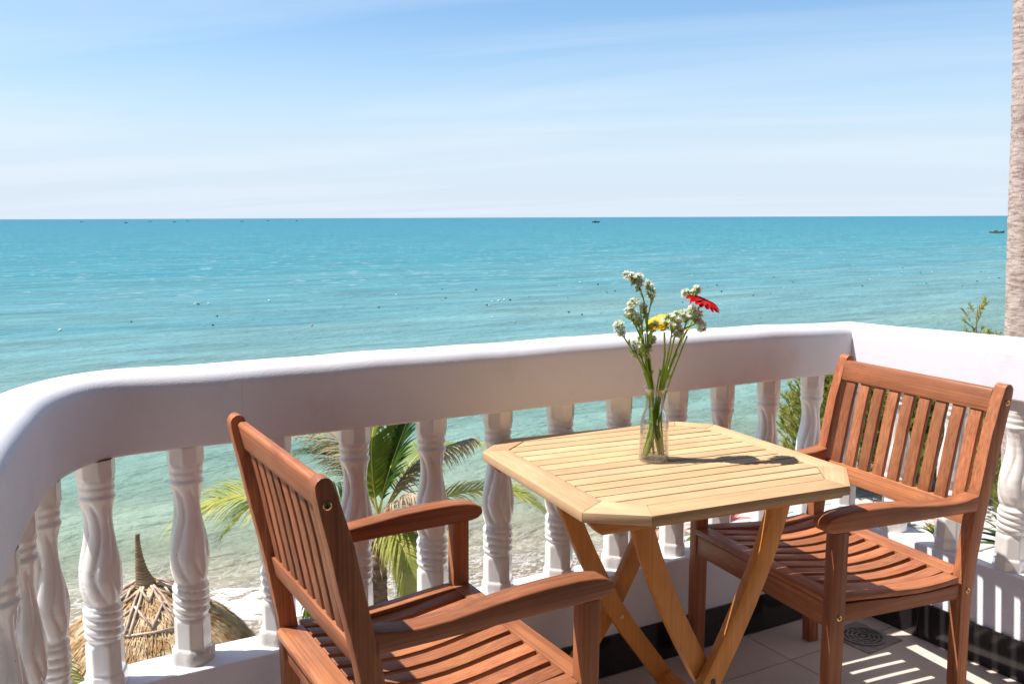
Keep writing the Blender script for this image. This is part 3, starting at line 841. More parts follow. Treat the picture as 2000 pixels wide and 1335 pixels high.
def make_chair(label):
    t = empty('garden_armchair', label=label, cat='chair', group='slatted hardwood armchairs at the table')
    Z = 0
    front = [(-0.083, 0.893), (-0.074, 0.868), (-0.063, 0.830), (-0.048, 0.780), (-0.036, 0.720), (-0.022, 0.650), (-0.010, 0.600), (-0.003, 0.560), (0.006, 0.500), (0.013, 0.450), (0.020, 0.400),
             (0.021, 0.340), (0.019, 0.260), (0.015, 0.130), (0.010, 0.0)]
    rear = [(-0.026, 0.0), (-0.020, 0.120), (-0.016, 0.270), (-0.018, 0.360), (-0.026, 0.440), (-0.036, 0.500), (-0.046, 0.560), (-0.058, 0.620), (-0.076, 0.700), (-0.093, 0.784), (-0.108, 0.850), (-0.114, 0.880)]
    cx_, cz_, rr_ = -0.0985, 0.885, 0.0165
    cap = [(cx_ + rr_ * math.cos(a) * 1.0 - 0.0, cz_ + 0.004 + rr_ * math.sin(a) * 1.05) for a in [PI * 0.93, PI * 0.78, PI * 0.62, PI * 0.48, PI * 0.34, PI * 0.2]]
    poly = front + rear + cap
    for s in (1, -1):
        lo, hi = (0.258, W2) if s > 0 else (-W2, -0.258)
        leg = link('rear_leg', prism('rear_leg', poly[::-1], 'y', lo, hi, 0.002), M['chair_z'], t)
        fl_ = link('front_leg', prism('front_leg', [(0.407, 0.0), (0.447, 0.0), (0.450, 0.30), (0.450, 0.5885), (0.407, 0.5885)], 'y', lo + (0.0 if s < 0 else 0.002), hi - (0.002 if s < 0 else 0), 0.003), M['chair_z'], t)
        arm = [(-0.012, 0.585), (0.10, 0.5855), (0.20, 0.5865), (0.30, 0.5875), (0.40, 0.5885), (0.452, 0.5895), (0.470, 0.5935), (0.480, 0.601), (0.483, 0.610), (0.477, 0.620), (0.464, 0.628),
               (0.440, 0.6335), (0.40, 0.637), (0.34, 0.637), (0.27, 0.634), (0.20, 0.627), (0.13, 0.6195), (0.07, 0.617), (0.03, 0.619), (-0.016, 0.627)]
        lo2, hi2 = (0.247, 0.2955) if s > 0 else (-0.2955, -0.247)
        link('armrest', prism('armrest', arm, 'y', lo2, hi2, 0.0055, 3), M['chair_x'], t)
        # seat side rail with dished top
        top = [(0.405, 0.407), (0.33, 0.403), (0.236, 0.395), (0.128, 0.391), (0.03, 0.394), (0.012, 0.396)]
        lo3, hi3 = (0.262, 0.286) if s > 0 else (-0.286, -0.262)
        link('seat_rail', prism('seat_rail', [(0.012, 0.356), (0.408, 0.362)] + top, 'y', lo3, hi3, 0.0018), M['chair_x'], t)
        # screws on the outer faces
        for (sx, sz, par) in ((-0.0945, 0.859, leg), (0.000, 0.3773, leg), (0.4262, 0.3773, fl_)):
            me = lathe('screw', [(0.0078, 0), (0.0078, 0.0012), (0.0066, 0.0024), (0.0035, 0.0024), (0.003, 0.0008)], 20)
            o = link('screw', me, M['brass'], par, (sx, s * (W2 - 0.0002), sz)); o.rotation_euler = (-s * PI / 2, 0, 0)
            me.materials.append(M['darkhole'])
            me.polygons[len(me.polygons) - 1].material_index = 1  # socket floor coloured near-black, the shade of its recess
    # back: top rail, bottom rail, nine slats
    link('top_rail', prism('top_rail', [(-0.066, 0.833), (-0.078, 0.884), (-0.082, 0.891), (-0.096, 0.892), (-0.101, 0.886), (-0.089, 0.832)], 'y', -0.2585, 0.2585, 0.003), M['chair_y'], t)
    link('lower_rail', prism('lower_rail', [(-0.008, 0.541), (-0.018, 0.590), (-0.040, 0.588), (-0.030, 0.540)], 'y', -0.2585, 0.2585, 0.003), M['chair_y'], t)
    sf = [(-0.021, 0.586), (-0.030, 0.635), (-0.041, 0.690), (-0.051, 0.745), (-0.062, 0.795), (-0.072, 0.837)]
    sb = [(x - 0.013, z) for x, z in sf[::-1]]
    bs = prism('back_slat', sf + sb, 'y', -0.018, 0.018, 0.0018)
    for k in range(9): link('back_slat', bs, M['chair_z'], t, (0, (k - 4) * 0.0552, 0))
    # seat: cross strips, dished slats, front and rear aprons
    link('seat_strip', prism('seat_strip', [(0.405, 0.4080), (0.449, 0.4100), (0.453, 0.414), (0.453, 0.424), (0.449, 0.428), (0.405, 0.4275)], 'y', -0.2615, 0.2615, 0.0015), M['chair_y'], t)
    link('seat_strip', prism('seat_strip', [(-0.032, 0.400), (0.0275, 0.396), (0.0275, 0.415), (-0.024, 0.4195), (-0.032, 0.412)], 'y', -0.2575, 0.2575, 0.0015), M['chair_y'], t)
    link('front_apron', box('front_apron', 0.424, 0.446, -0.2585, 0.2585, 0.350, 0.4075, 0.0015), M['chair_y'], t)
    link('rear_apron', box('rear_apron', -0.012, 0.008, -0.2575, 0.2575, 0.340, 0.3955, 0.0015), M['chair_y'], t)
    tp = [(0.0290, 0.4150), (0.07, 0.4085), (0.12, 0.4035), (0.17, 0.4015), (0.22, 0.4030), (0.27, 0.4080), (0.32, 0.4155), (0.36, 0.4215), (0.4035, 0.4272)]
    bt = [(x, z - 0.0165) for x, z in tp[::-1]]
    ss = prism('seat_slat', tp + bt, 'y', -0.019, 0.019, 0.0014)
    for k in range(9): link('seat_slat', ss, M['chair_x'], t, (0, (k - 4) * 0.0547, 0))
    te = [(0.0290, 0.4150), (0.07, 0.4115), (0.12, 0.4095), (0.17, 0.4095), (0.22, 0.4125), (0.27, 0.4165), (0.32, 0.4210), (0.36, 0.4245), (0.404, 0.4275)]
    be = [(x, z - 0.0135) for x, z in te[::-1]]
    for s in (1, -1):
        es = prism('seat_edge_slat', te + be, 'y', min(s * 0.2445, s * 0.2880), max(s * 0.2445, s * 0.2880), 0.0014)
        link('seat_slat', es, M['chair_x'], t)
    return t


chairR = make_chair('reddish slatted garden armchair facing the table, its back against the sunlit right-hand balustrade')
chairR.location = (2.1982, 1.6867, 0); chairR.rotation_euler = (0, 0, R(173.75))
chairL = copy_tree(chairR)
chairL['label'] = 'reddish slatted garden armchair seen from behind, standing beside the curved end of the balustrade'
chairL.location = (0.5715, 1.7032, 0); chairL.rotation_euler = (0, 0, R(0.0))

# ------------------------------------------------------------------ table
TB = empty('folding_table', (1.419, 1.7265, 0), R(-5.623), label='pale teak folding table with clipped corners and a slatted top', cat='table')
out8 = [(-0.368, -0.279), (-0.251, -0.354), (0.262, -0.352), (0.367, -0.231), (0.364, 0.275), (0.283, 0.352), (-0.262, 0.349), (-0.362, 0.249)]
in8 = [(-0.2925, -0.2265), (-0.223, -0.2895), (0.250, -0.2895), (0.3135, -0.195), (0.3135, 0.243), (0.254, 0.3075), (-0.222, 0.3075), (-0.2925, 0.241)]
ZT, TH = 0.7405, 0.0215
for k in range(8):
    a, b = k, (k + 1) % 8
    quad = [out8[a], out8[b], in8[b], in8[a]]
    cxx = sum(q[0] for q in quad) / 4; cyy = sum(q[1] for q in quad) / 4
    d = Vector((quad[1][0] - quad[0][0], quad[1][1] - quad[0][1])); ang = math.atan2(d.y, d.x)
    ca, sa = math.cos(-ang), math.sin(-ang)
    q2 = [((x - cxx) * ca - (y - cyy) * sa, (x - cxx) * sa + (y - cyy) * ca) for x, y in quad]
    q2 = [(x * 0.9985, y) for x, y in q2]
    o = link('rim_board', prism('rim_board', q2, 'z', ZT - TH, ZT, 0.0024 if k % 2 else 0.0018, 2), M['teak_x'], TB, (cxx, cyy, 0))
    o.rotation_euler = (0, 0, ang)


def clip(poly, a, b, c):
    """keep a*x+b*y<=c"""
    o = []
    for i in range(len(poly)):
        p, q = poly[i], poly[(i + 1) % len(poly)]
        dp, dq = a * p[0] + b * p[1] - c, a * q[0] + b * q[1] - c
        if dp <= 0: o.append(p)
        if dp * dq < 0:
            t = dp / (dp - dq); o.append((p[0] + t * (q[0] - p[0]), p[1] + t * (q[1] - p[1])))
    return o


lines = [-0.2895 + 0.0459 * k for k in range(14)]
cen = (0.01, 0.009)
inn = [(cen[0] + (x - cen[0]) * 0.993, cen[1] + (y - cen[1]) * 0.993) for x, y in in8]
for k in range(13):
    pl = clip(clip(inn, 0, -1, -(lines[k] + 0.0026)), 0, 1, lines[k + 1] - 0.0026)
    ym = (lines[k] + lines[k + 1]) / 2
    pl = [(x, y - ym) for x, y in pl]
    link('table_slat', prism('table_slat', pl, 'z', ZT - 0.0165, ZT - 0.0008 - rnd.uniform(0, 0.0006), 0.0008, 1), M['teak_x'], TB, (0, ym, 0))
for x in (-0.16, 0.17):
    link('crosspiece', box('crosspiece', x - 0.022, x + 0.022, -0.235, 0.235, ZT - 0.036, ZT - 0.0225, 0.002), M['teakleg_y'], TB)
for s in (-1, 1):
    poly = [(-0.352, 0.7185), (-0.325, 0.690), (-0.318, 0.684), (0.318, 0.684), (0.340, 0.7185)]
    y = s * 0.258
    link('under_rail', prism('under_rail', poly, 'y', y - 0.016, y + 0.016, 0.002), M['teakleg_x'], TB)

legc = [(-0.186, 0.712), (-0.172, 0.655), (-0.150, 0.590), (-0.122, 0.520), (-0.090, 0.450), (-0.054, 0.380), (-0.010, 0.300), (0.040, 0.225), (0.092, 0.155), (0.148, 0.080), (0.205, 0.0)]


def leg_poly(mirror):
    L, Rr = [], []
    n = len(legc)
    for i, (x, z) in enumerate(legc):
        x0, z0 = legc[max(0, i - 1)]; x1, z1 = legc[min(n - 1, i + 1)]
        d = Vector((x1 - x0, z1 - z0)).normalized(); nn = Vector((-d.y, d.x))
        w = 0.0245
        a = (x + nn.x * w, z + nn.y * w); b = (x - nn.x * w, z - nn.y * w)
        if i == 0: a, b = (x + w * 1.05, z), (x - w * 1.05, z)
        if i == n - 1: a, b = (x + w * 1.3, z), (x - w * 1.3, z)
        L.append(a); Rr.append(b)
    p = L + Rr[::-1]
    if mirror: p = [(-x, z) for x, z in p]
    return p


# inner frame leans one way, outer frame the other, pivoting where they cross
for (yc, mir) in ((-0.193, False), (0.193, False), (-0.222, True), (0.222, True)):
    lg_ = link('leg', prism('leg', leg_poly(mir), 'y', yc - 0.0125, yc + 0.0125, 0.0025), M['teakleg_z'], TB)
    if mir is False and yc > 0:
        o = link('pivot_bolt', lathe('pivot_bolt', [(0.0065, 0), (0.0065, 0.0015), (0.0045, 0.0022), (0.002, 0.001)], 16), M['brass'], lg_, (0.012, yc - 0.0127, 0.268))
        o.rotation_euler = (PI / 2, 0, 0)
    if mir and yc < 0:
        o = link('pivot_bolt', lathe('pivot_bolt', [(0.0065, 0), (0.0065, 0.0015), (0.0045, 0.0022), (0.002, 0.001)], 16), M['darkhole'], lg_, (0.0, yc - 0.0127, 0.285))
        o.rotation_euler = (PI / 2, 0, 0)
link('stretcher', box('stretcher', 0.150, 0.172, -0.18, 0.18, 0.05, 0.085, 0.002), M['teakleg_y'], TB)
link('stretcher', box('stretcher', -0.172, -0.150, -0.209, 0.209, 0.05, 0.085, 0.002), M['teakleg_y'], TB)

# ------------------------------------------------------------------ vase and flowers
VX, VY, VZ = 1.407, 1.7365, ZT - 0.0004
gl = bpy.data.materials.new('clear_glass'); gl.use_nodes = True
n_, l_ = gl.node_tree.nodes, gl.node_tree.links
n_.remove(n_['Principled BSDF'])
lw_ = N(n_, 'ShaderNodeLayerWeight'); lw_.inputs['Blend'].default_value = 0.5
pw_ = N(n_, 'ShaderNodeMath', operation='POWER'); pw_.inputs[1].default_value = 2.4; l_.new(lw_.outputs['Facing'], pw_.inputs[0])
fr = N(n_, 'ShaderNodeMath', operation='MULTIPLY_ADD'); fr.inputs[1].default_value = 0.95; fr.inputs[2].default_value = 0.06; l_.new(pw_.outputs[0], fr.inputs[0])
tr_ = N(n_, 'ShaderNodeBsdfTransparent'); tr_.inputs[0].default_value = (0.955, 0.965, 0.96, 1)
gs = N(n_, 'ShaderNodeBsdfGlossy'); gs.inputs['Roughness'].default_value = 0.03
ms_ = N(n_, 'ShaderNodeMixShader')
l_.new(fr.outputs[0], ms_.inputs[0]); l_.new(tr_.outputs[0], ms_.inputs[1]); l_.new(gs.outputs[0], ms_.inputs[2])
l_.new(ms_.outputs[0], n_['Material Output'].inputs[0])
va = empty('glass_vase', (VX, VY, VZ), label='small clear glass bottle vase holding the flowers on the table', cat='vase')
outer = [(0.0355, 0.0), (0.0368, 0.004), (0.0366, 0.015), (0.0352, 0.040), (0.0340, 0.062), (0.0340, 0.085), (0.0335, 0.096), (0.0310, 0.107), (0.0265, 0.118), (0.0230, 0.128), (0.0218, 0.138),
         (0.0216, 0.155), (0.0222, 0.168), (0.0262, 0.1735), (0.0302, 0.1755), (0.0308, 0.1775), (0.0300, 0.1795)]
inner = [(max(0.001, r - 0.0022), max(0.011, z)) for r, z in outer[::-1]] + [(0.02, 0.0095), (0.0005, 0.009)]
inner[0] = (0.0290, 0.1800)
link('body', lathe('vase_body', outer + inner, 48, True, 70, cap=False), gl, va)
link('foot', lathe('vase_foot', [(0.0345, 0.0005), (0.0345, 0.0072), (0.026, 0.0088), (0.0005, 0.0088)], 48, True, 40), gl, va)
wg = bpy.data.materials.new('clear_water'); wg.use_nodes = True
n_, l_ = wg.node_tree.nodes, wg.node_tree.links
n_.remove(n_['Principled BSDF'])
lw_ = N(n_, 'ShaderNodeLayerWeight'); lw_.inputs['Blend'].default_value = 0.5
pw_ = N(n_, 'ShaderNodeMath', operation='POWER'); pw_.inputs[1].default_value = 3.5; l_.new(lw_.outputs['Facing'], pw_.inputs[0])
fr = N(n_, 'ShaderNodeMath', operation='MULTIPLY_ADD'); fr.inputs[1].default_value = 0.6; fr.inputs[2].default_value = 0.02; l_.new(pw_.outputs[0], fr.inputs[0])
tr_ = N(n_, 'ShaderNodeBsdfTransparent'); tr_.inputs[0].default_value = (0.95, 0.955, 0.93, 1)
gs = N(n_, 'ShaderNodeBsdfGlossy'); gs.inputs['Roughness'].default_value = 0.02
ms_ = N(n_, 'ShaderNodeMixShader')
l_.new(fr.outputs[0], ms_.inputs[0]); l_.new(tr_.outputs[0], ms_.inputs[1]); l_.new(gs.outputs[0], ms_.inputs[2])
l_.new(ms_.outputs[0], n_['Material Output'].inputs[0])
wt = link('vase_water', lathe('vase_water', [(0.0305, 0.012), (0.0305, 0.06), (0.0300, 0.094), (0.0, 0.094)], 40, True, 40), wg, None, (VX, VY, VZ))
tag(wt, label='clear water filling the lower part of the glass vase', kind='stuff')

A_ = Vector((0.8646, -0.5025, 0)); D_ = Vector((0.5025, 0.8646, 0))


def F(a, z, d=0.0):
    """point in the bouquet: a metres to the right, d metres away, z above the table top"""
    return Vector((VX, VY, VZ)) + A_ * a + D_ * d + Vector((0, 0, z))


M['stem'] = mat('flower_stem_green', (0.38, 0.56, 0.07), 0.5, 0.3, noise=((20, 20, 6), (0.58, 0.68, 0.11), 0.4, 0.65), transl=0.45)
M['stem2'] = mat('thick_stem_yellow_green', (0.66, 0.70, 0.09), 0.5, 0.3, noise=((20, 20, 6), (0.42, 0.55, 0.06), 0.4, 0.65), transl=0.45)
M['calyx'] = mat('calyx_green', (0.50, 0.64, 0.16), 0.6, 0.3, transl=0.45)
M['white_petal'] = mat('cream_white_petals', (0.92, 0.91, 0.82), 0.6, 0.2, transl=0.5)
M['red_petal'] = mat('scarlet_petals', (0.72, 0.018, 0.010), 0.5, 0.3, noise=((60, 60, 60), (0.55, 0.008, 0.012), 0.4, 0.6), transl=0.35)
M['yellow_petal'] = mat('yellow_petals', (0.80, 0.56, 0.01), 0.5, 0.3, transl=0.35)
M['orange_eye'] = mat('dark_flower_eye', (0.10, 0.03, 0.01), 0.8)


def stem_path(ctrl, k=8): return [tuple(p) for p in catmull(ctrl, k)]


def floret_cluster(gw, gg, centre, axis, length, rad, n, rr):
    axis = Vector(axis).normalized()
    for i in range(n):
        t = rr.uniform(-0.5, 0.5)
        o = axis.orthogonal().normalized(); o.rotate(Matrix.Rotation(rr.uniform(0, 2 * PI), 3, axis))
        env = math.sqrt(max(0.05, 1 - (2 * t) ** 2))
        p = Vector(centre) + axis * t * length + o * rad * env * rr.uniform(0.5, 1.0)
        dr_ = (o * 1.0 + axis * rr.uniform(0.2, 0.9) + Vector((0, 0, 0.5))).normalized()
        # green calyx
        q = p - dr_ * 0.005
        u = dr_.orthogonal().normalized(); w = dr_.cross(u)
        gg.tube([q - dr_ * 0.002, q + dr_ * 0.002, p + dr_ * 0.001], [0.0008, 0.0020, 0.0026], 5)
        # papery white cup of five lobes
        s = rr.uniform(0.0036, 0.0056)
        for k in range(5):
            a0 = 2 * PI * (k + rr.uniform(-.2, .2)) / 5; a1 = a0 + 1.15
            e0 = u * math.cos(a0) + w * math.sin(a0); e1 = u * math.cos(a1) + w * math.sin(a1); em = (e0 + e1).normalized()
            gw.tri(p, p + e0 * s * 0.8 + dr_ * s * 0.6, p + em * s * 1.35 + dr_ * s * 0.75, p + e1 * s * 0.8 + dr_ * s * 0.6)


def sprig(label, ctrl, clusters, side=None, seed=1, r0=0.0026, n=34):
    rr = random.Random(seed)
    t = empty('statice_sprig', F(0, 0.01), label=label, cat='flower', group='white statice sprigs in the vase')
    base = F(0, 0.01)
    gs_, gw, gg = Geo(), Geo(), Geo()
    pts = stem_path([F(*c) - base for c in ctrl])
    m_ = len(pts)
    gs_.tube(pts, [r0 * (1.15 - 0.5 * i / (m_ - 1)) for i in range(m_)], 6)
    for _ in range(2):   # side shoots keeping close to the main stem
        ox, oy = rr.uniform(-0.006, 0.006), rr.uniform(-0.006, 0.006); cut = int(m_ * rr.uniform(0.62, 0.86))
        gs_.tube([Vector(p) + Vector((ox, oy, 0)) * min(1, i / 6) * (1 + i / m_) for i, p in enumerate(pts[:cut])], [r0 * 0.75] * cut, 5)
    # narrow wings along the stem and small leaves
    for i in range(3, m_ - 2, 5):
        p = Vector(pts[i]); d = (Vector(pts[i + 1]) - p).normalized(); o = d.orthogonal().normalized(); o.rotate(Matrix.Rotation(rr.uniform(0, 6.28), 3, d))
        L = rr.uniform(0.012, 0.03)
        gs_.tri(p - d * 0.004, p + o * L * 0.40 + d * L * 0.5, p + d * L + o * L * 0.55, p + o * L * 0.02 + d * L * 0.65)
    for (c, ax, ln, rd) in clusters:
        c_ = F(*c) - base
        # short branch from the nearest point on the stem
        j = min(range(m_), key=lambda q: (Vector(pts[q]) - c_).length + 0.35 * max(0, pts[q][2] - c_.z + 0.01) * 3)
        pj = Vector(pts[j]); mid = (pj + c_) / 2 + Vector((0, 0, 0.004)) * (1 if c_.z > pj.z else 0)
        axw = A_ * ax[0] + Vector((0, 0, ax[1]))
        gs_.tube([pj, mid, c_ - axw.normalized() * ln * 0.3, c_ + axw.normalized() * ln * 0.4], [r0 * 0.8, r0 * 0.6, r0 * 0.55, r0 * 0.4], 5)
        floret_cluster(gw, gg, c_, axw, ln * 1.08, rd * 1.22, int(n * 0.72 * ln / 0.03), rr)
    link('stem', gs_.mesh('stem'), M['stem'], t)
    tag(link('calyces', gg.mesh('calyces'), M['calyx'], t), kind='stuff')
    tag(link('blossoms', gw.mesh('blossoms', False), M['white_petal'], t), kind='stuff')


sprig('tall white statice sprig rising highest at the left of the bouquet',
      [(0.020, 0.013, 0.0), (0.000, 0.10, -0.004), (-0.008, 0.175, 0.0), (-0.022, 0.30, 0.0), (-0.032, 0.385, 0.0), (-0.048, 0.425, 0.0)],
      [((-0.070, 0.446), (-1, 0.3), 0.022, 0.007), ((-0.055, 0.436), (0.5, 0.8), 0.022, 0.008), ((-0.045, 0.440), (0.6, 0.8), 0.018, 0.007), ((-0.044, 0.422), (0.5, 1), 0.022, 0.007)], seed=2, n=44)
sprig('slender green statice sprig standing upright just right of the tallest one',
      [(0.018, 0.015, 0.004), (-0.002, 0.10, 0.0), (-0.010, 0.175, 0.004), (-0.020, 0.28, 0.006), (-0.022, 0.33, 0.006), (-0.014, 0.385, 0.006)],
      [((-0.017, 0.412, 0.006), (-0.25, 1), 0.042, 0.0085)], seed=3, n=36)
sprig('white statice sprig curling up at the left edge, below the tallest one',
      [(0.012, 0.015, -0.006), (-0.004, 0.09, -0.004), (-0.012, 0.175, -0.006), (-0.030, 0.27, -0.008), (-0.048, 0.32, -0.008), (-0.062, 0.345, -0.008)],
      [((-0.066, 0.366, -0.008), (0.1, 1), 0.032, 0.0085), ((-0.058, 0.382, -0.008), (0.9, 0.5), 0.020, 0.008)], seed=4, n=40)
sprig('white statice sprig with a full cluster in the middle left of the bouquet',
      [(-0.026, 0.013, 0.006), (-0.008, 0.09, 0.006), (-0.008, 0.175, 0.004), (-0.028, 0.26, 0.0), (-0.038, 0.31, 0.0)],
      [((-0.050, 0.345, 0.0), (-0.35, 1), 0.034, 0.011), ((-0.030, 0.362, 0.0), (-0.3, 1), 0.034, 0.0075), ((-0.008, 0.325, 0.0), (0.5, 1), 0.024, 0.007)], seed=5, n=44)
sprig('lowest white statice sprig leaning far out to the left of the bouquet',
      [(-0.020, 0.013, -0.01), (-0.008, 0.08, -0.008), (-0.014, 0.175, -0.008), (-0.036, 0.235, -0.012), (-0.062, 0.275, -0.014), (-0.082, 0.305, -0.014)],
      [((-0.089, 0.322, -0.014), (-0.35, 1), 0.034, 0.0095)], seed=6, n=48)
sprig('short white statice sprig with small buds low in the left of the bouquet',
      [(0.000, 0.015, 0.0), (-0.006, 0.08, 0.0), (-0.010, 0.175, -0.002), (-0.026, 0.225, -0.006), (-0.040, 0.262, -0.008)],
      [((-0.047, 0.283, -0.008), (0.3, 1), 0.030, 0.0085), ((-0.052, 0.262, -0.008), (-0.5, 1), 0.018, 0.006), ((-0.020, 0.262, -0.004), (0.3, 1), 0.022, 0.006), ((-0.010, 0.288, 0.0), (0.3, 1), 0.022, 0.006)], seed=7, n=32)
sprig('white statice cluster standing in front of the yellow flowers',
      [(0.024, 0.013, 0.0), (0.010, 0.09, 0.0), (0.012, 0.175, -0.006), (0.026, 0.26, -0.016), (0.032, 0.31, -0.020)],
      [((0.026, 0.338, -0.022), (-0.3, 1), 0.034, 0.013), ((0.040, 0.350, -0.022), (0.2, 1), 0.024, 0.010), ((0.048, 0.335, -0.022), (0.6, 1), 0.022, 0.009), ((0.050, 0.312, -0.02), (0.8, 0.6), 0.020, 0.008)], seed=8, n=46)
sprig('white statice sprig spreading wide under the red gerbera',
      [(-0.014, 0.015, 0.004), (0.004, 0.10, 0.002), (0.018, 0.175, 0.0), (0.044, 0.26, -0.006), (0.066, 0.33, -0.01), (0.082, 0.39, 0.010)],
      [((0.062, 0.352, -0.016), (-0.4, 1), 0.026, 0.010), ((0.078, 0.362, -0.018), (0.1, 1), 0.026, 0.009), ((0.094, 0.350, -0.012), (0.5, 1), 0.026, 0.009), ((0.102, 0.330, -0.010), (0.5, -1), 0.028, 0.010),
       ((0.072, 0.402, 0.012), (-0.6, 0.6), 0.020, 0.008), ((0.092, 0.408, 0.014), (0.4, 1), 0.024, 0.009)], seed=9, n=46)


def disc_flower(name, label, ctrl, centre, normal, rad, mpet, npet, rows, stem_r, cup, eye=True, grp=None, seed=1):
    rr = random.Random(seed)
    base = F(0, 0.01)
    t = empty(name, base, label=label, cat='flower', group=grp)
    gs_ = Geo()
    pts = stem_path([F(*c) - base for c in ctrl])
    gs_.tube(pts, [stem_r * (1.0 - 0.25 * i / (len(pts) - 1)) for i in range(len(pts))], 8)
    c = F(*centre) - base
    nrm = (A_ * normal[0] + D_ * normal[1] + Vector((0, 0, normal[2]))).normalized()
    u = nrm.orthogonal().normalized(); w = nrm.cross(u)
    gs_.tube([c - nrm * 0.013, c - nrm * 0.009, c - nrm * 0.002], [stem_r * 0.9, stem_r * 2.6, stem_r * 3.2], 10)
    link('stem', gs_.mesh('stem'), M['stem2'], t)
    for ro in range(rows):
        for k in range(npet):
            a = 2 * PI * (k + 0.5 * ro + rr.uniform(-.18, .18)) / npet
            L = rad * (1 - 0.16 * ro) * rr.uniform(0.9, 1.05)
            e = u * math.cos(a) + w * math.sin(a); s = nrm.cross(e)
            wid = rad * 0.15 * rr.uniform(0.9, 1.15)
            lift = cup + 0.06 * ro + rr.uniform(-0.06, 0.06)
            Lp, Rp, Mp = [], [], []
            for q in range(6):
                f_ = q / 5
                ww = wid * (0.35 + 0.65 * math.sin(min(1, f_ * 1.35) * PI / 2)) * (1 if f_ < 0.8 else (1 - (f_ - 0.8) * 2.6))
                pc = c + e * (rad * 0.10 + L * f_ * 0.9) + nrm * (lift * L * f_ - 0.30 * L * f_ * f_ * (0.5 if cup > 0.2 else 1.0) + 0.0012 * ro)
                Lp.append(pc - s * ww + nrm * ww * 0.25); Mp.append(pc); Rp.append(pc + s * ww + nrm * ww * 0.25)
            gp = Geo(); gp.strip(Lp, Mp); gp.strip(Mp, Rp)
            link('petal', gp.mesh('petal'), mpet, t)
    ge = Geo()
    for k in range(60):
        a = rr.uniform(0, 6.28); q = rad * 0.2 * math.sqrt(rr.random())
        p = c + (u * math.cos(a) + w * math.sin(a)) * q
        ge.tube([p, p + nrm * rr.uniform(0.002, 0.004)], [0.0007, 0.0005], 4)
    link('eye', ge.mesh('eye'), M['orange_eye'] if eye else mpet, t)
    return t


disc_flower('red_gerbera', 'single scarlet gerbera, tilted edge-on at the right of the bouquet',
            [(-0.024, 0.013, -0.006), (0.000, 0.09, 0.002), (0.020, 0.175, 0.004), (0.046, 0.26, 0.004), (0.080, 0.33, 0.004), (0.100, 0.372, 0.004)],
            (0.110, 0.386, 0.004), (0.40, -0.16, 1.0), 0.047, M['red_petal'], 20, 2, 0.0030, 0.12, seed=11)
disc_flower('yellow_gerbera', 'yellow flower half hidden behind the white cluster, left one of the two',
            [(-0.016, 0.013, 0.008), (0.002, 0.10, 0.010), (0.012, 0.175, 0.010), (0.022, 0.25, 0.012), (0.020, 0.31, 0.012)],
            (0.014, 0.325, 0.010), (-0.42, -0.30, 1.0), 0.040, M['yellow_petal'], 24, 3, 0.0030, 0.45, eye=False, grp='yellow flowers', seed=12)
disc_flower('yellow_gerbera', 'yellow flower peeping out to the right of the white cluster',
            [(-0.010, 0.015, 0.010), (0.006, 0.10, 0.014), (0.018, 0.175, 0.014), (0.036, 0.25, 0.016), (0.046, 0.30, 0.018)],
            (0.050, 0.315, 0.018), (0.25, 0.1, 1.0), 0.034, M['yellow_petal'], 20, 2, 0.0028, 0.35, eye=False, grp='yellow flowers', seed=13)

# ------------------------------------------------------------------ palms
M['frond_g'] = mat('palm_leaflet_green', (0.15, 0.23, 0.03), 0.45, 0.4, noise=((3, 3, 3), (0.30, 0.34, 0.045), 0.35, 0.65), transl=0.35)
M['frond_d'] = mat('palm_leaflet_dark_green', (0.035, 0.085, 0.012), 0.42, 0.45, noise=((3, 3, 3), (0.065, 0.14, 0.018), 0.4, 0.65), transl=0.25)
M['frond_y'] = mat('palm_leaflet_yellow_green', (0.54, 0.52, 0.14), 0.5, 0.35, noise=((4, 4, 4), (0.34, 0.38, 0.07), 0.4, 0.65), transl=0.4)
M['frond_t'] = mat('dry_palm_leaflet', (0.58, 0.46, 0.32), 0.7, 0.2, noise=((6, 6, 6), (0.36, 0.26, 0.16), 0.4, 0.65), transl=0.3)
M['rachis_y'] = mat('palm_rib_yellow', (0.50, 0.46, 0.10), 0.5, 0.3)
M['rachis_t'] = mat('palm_rib_tan', (0.48, 0.36, 0.18), 0.6, 0.2)
M['palm_bark'] = mat('palm_bark', (0.20, 0.145, 0.11), 0.9, 0.2, bump=(9, 0.8, 0.03), noise=((5, 5, 14), (0.10, 0.07, 0.05), 0.4, 0.6))


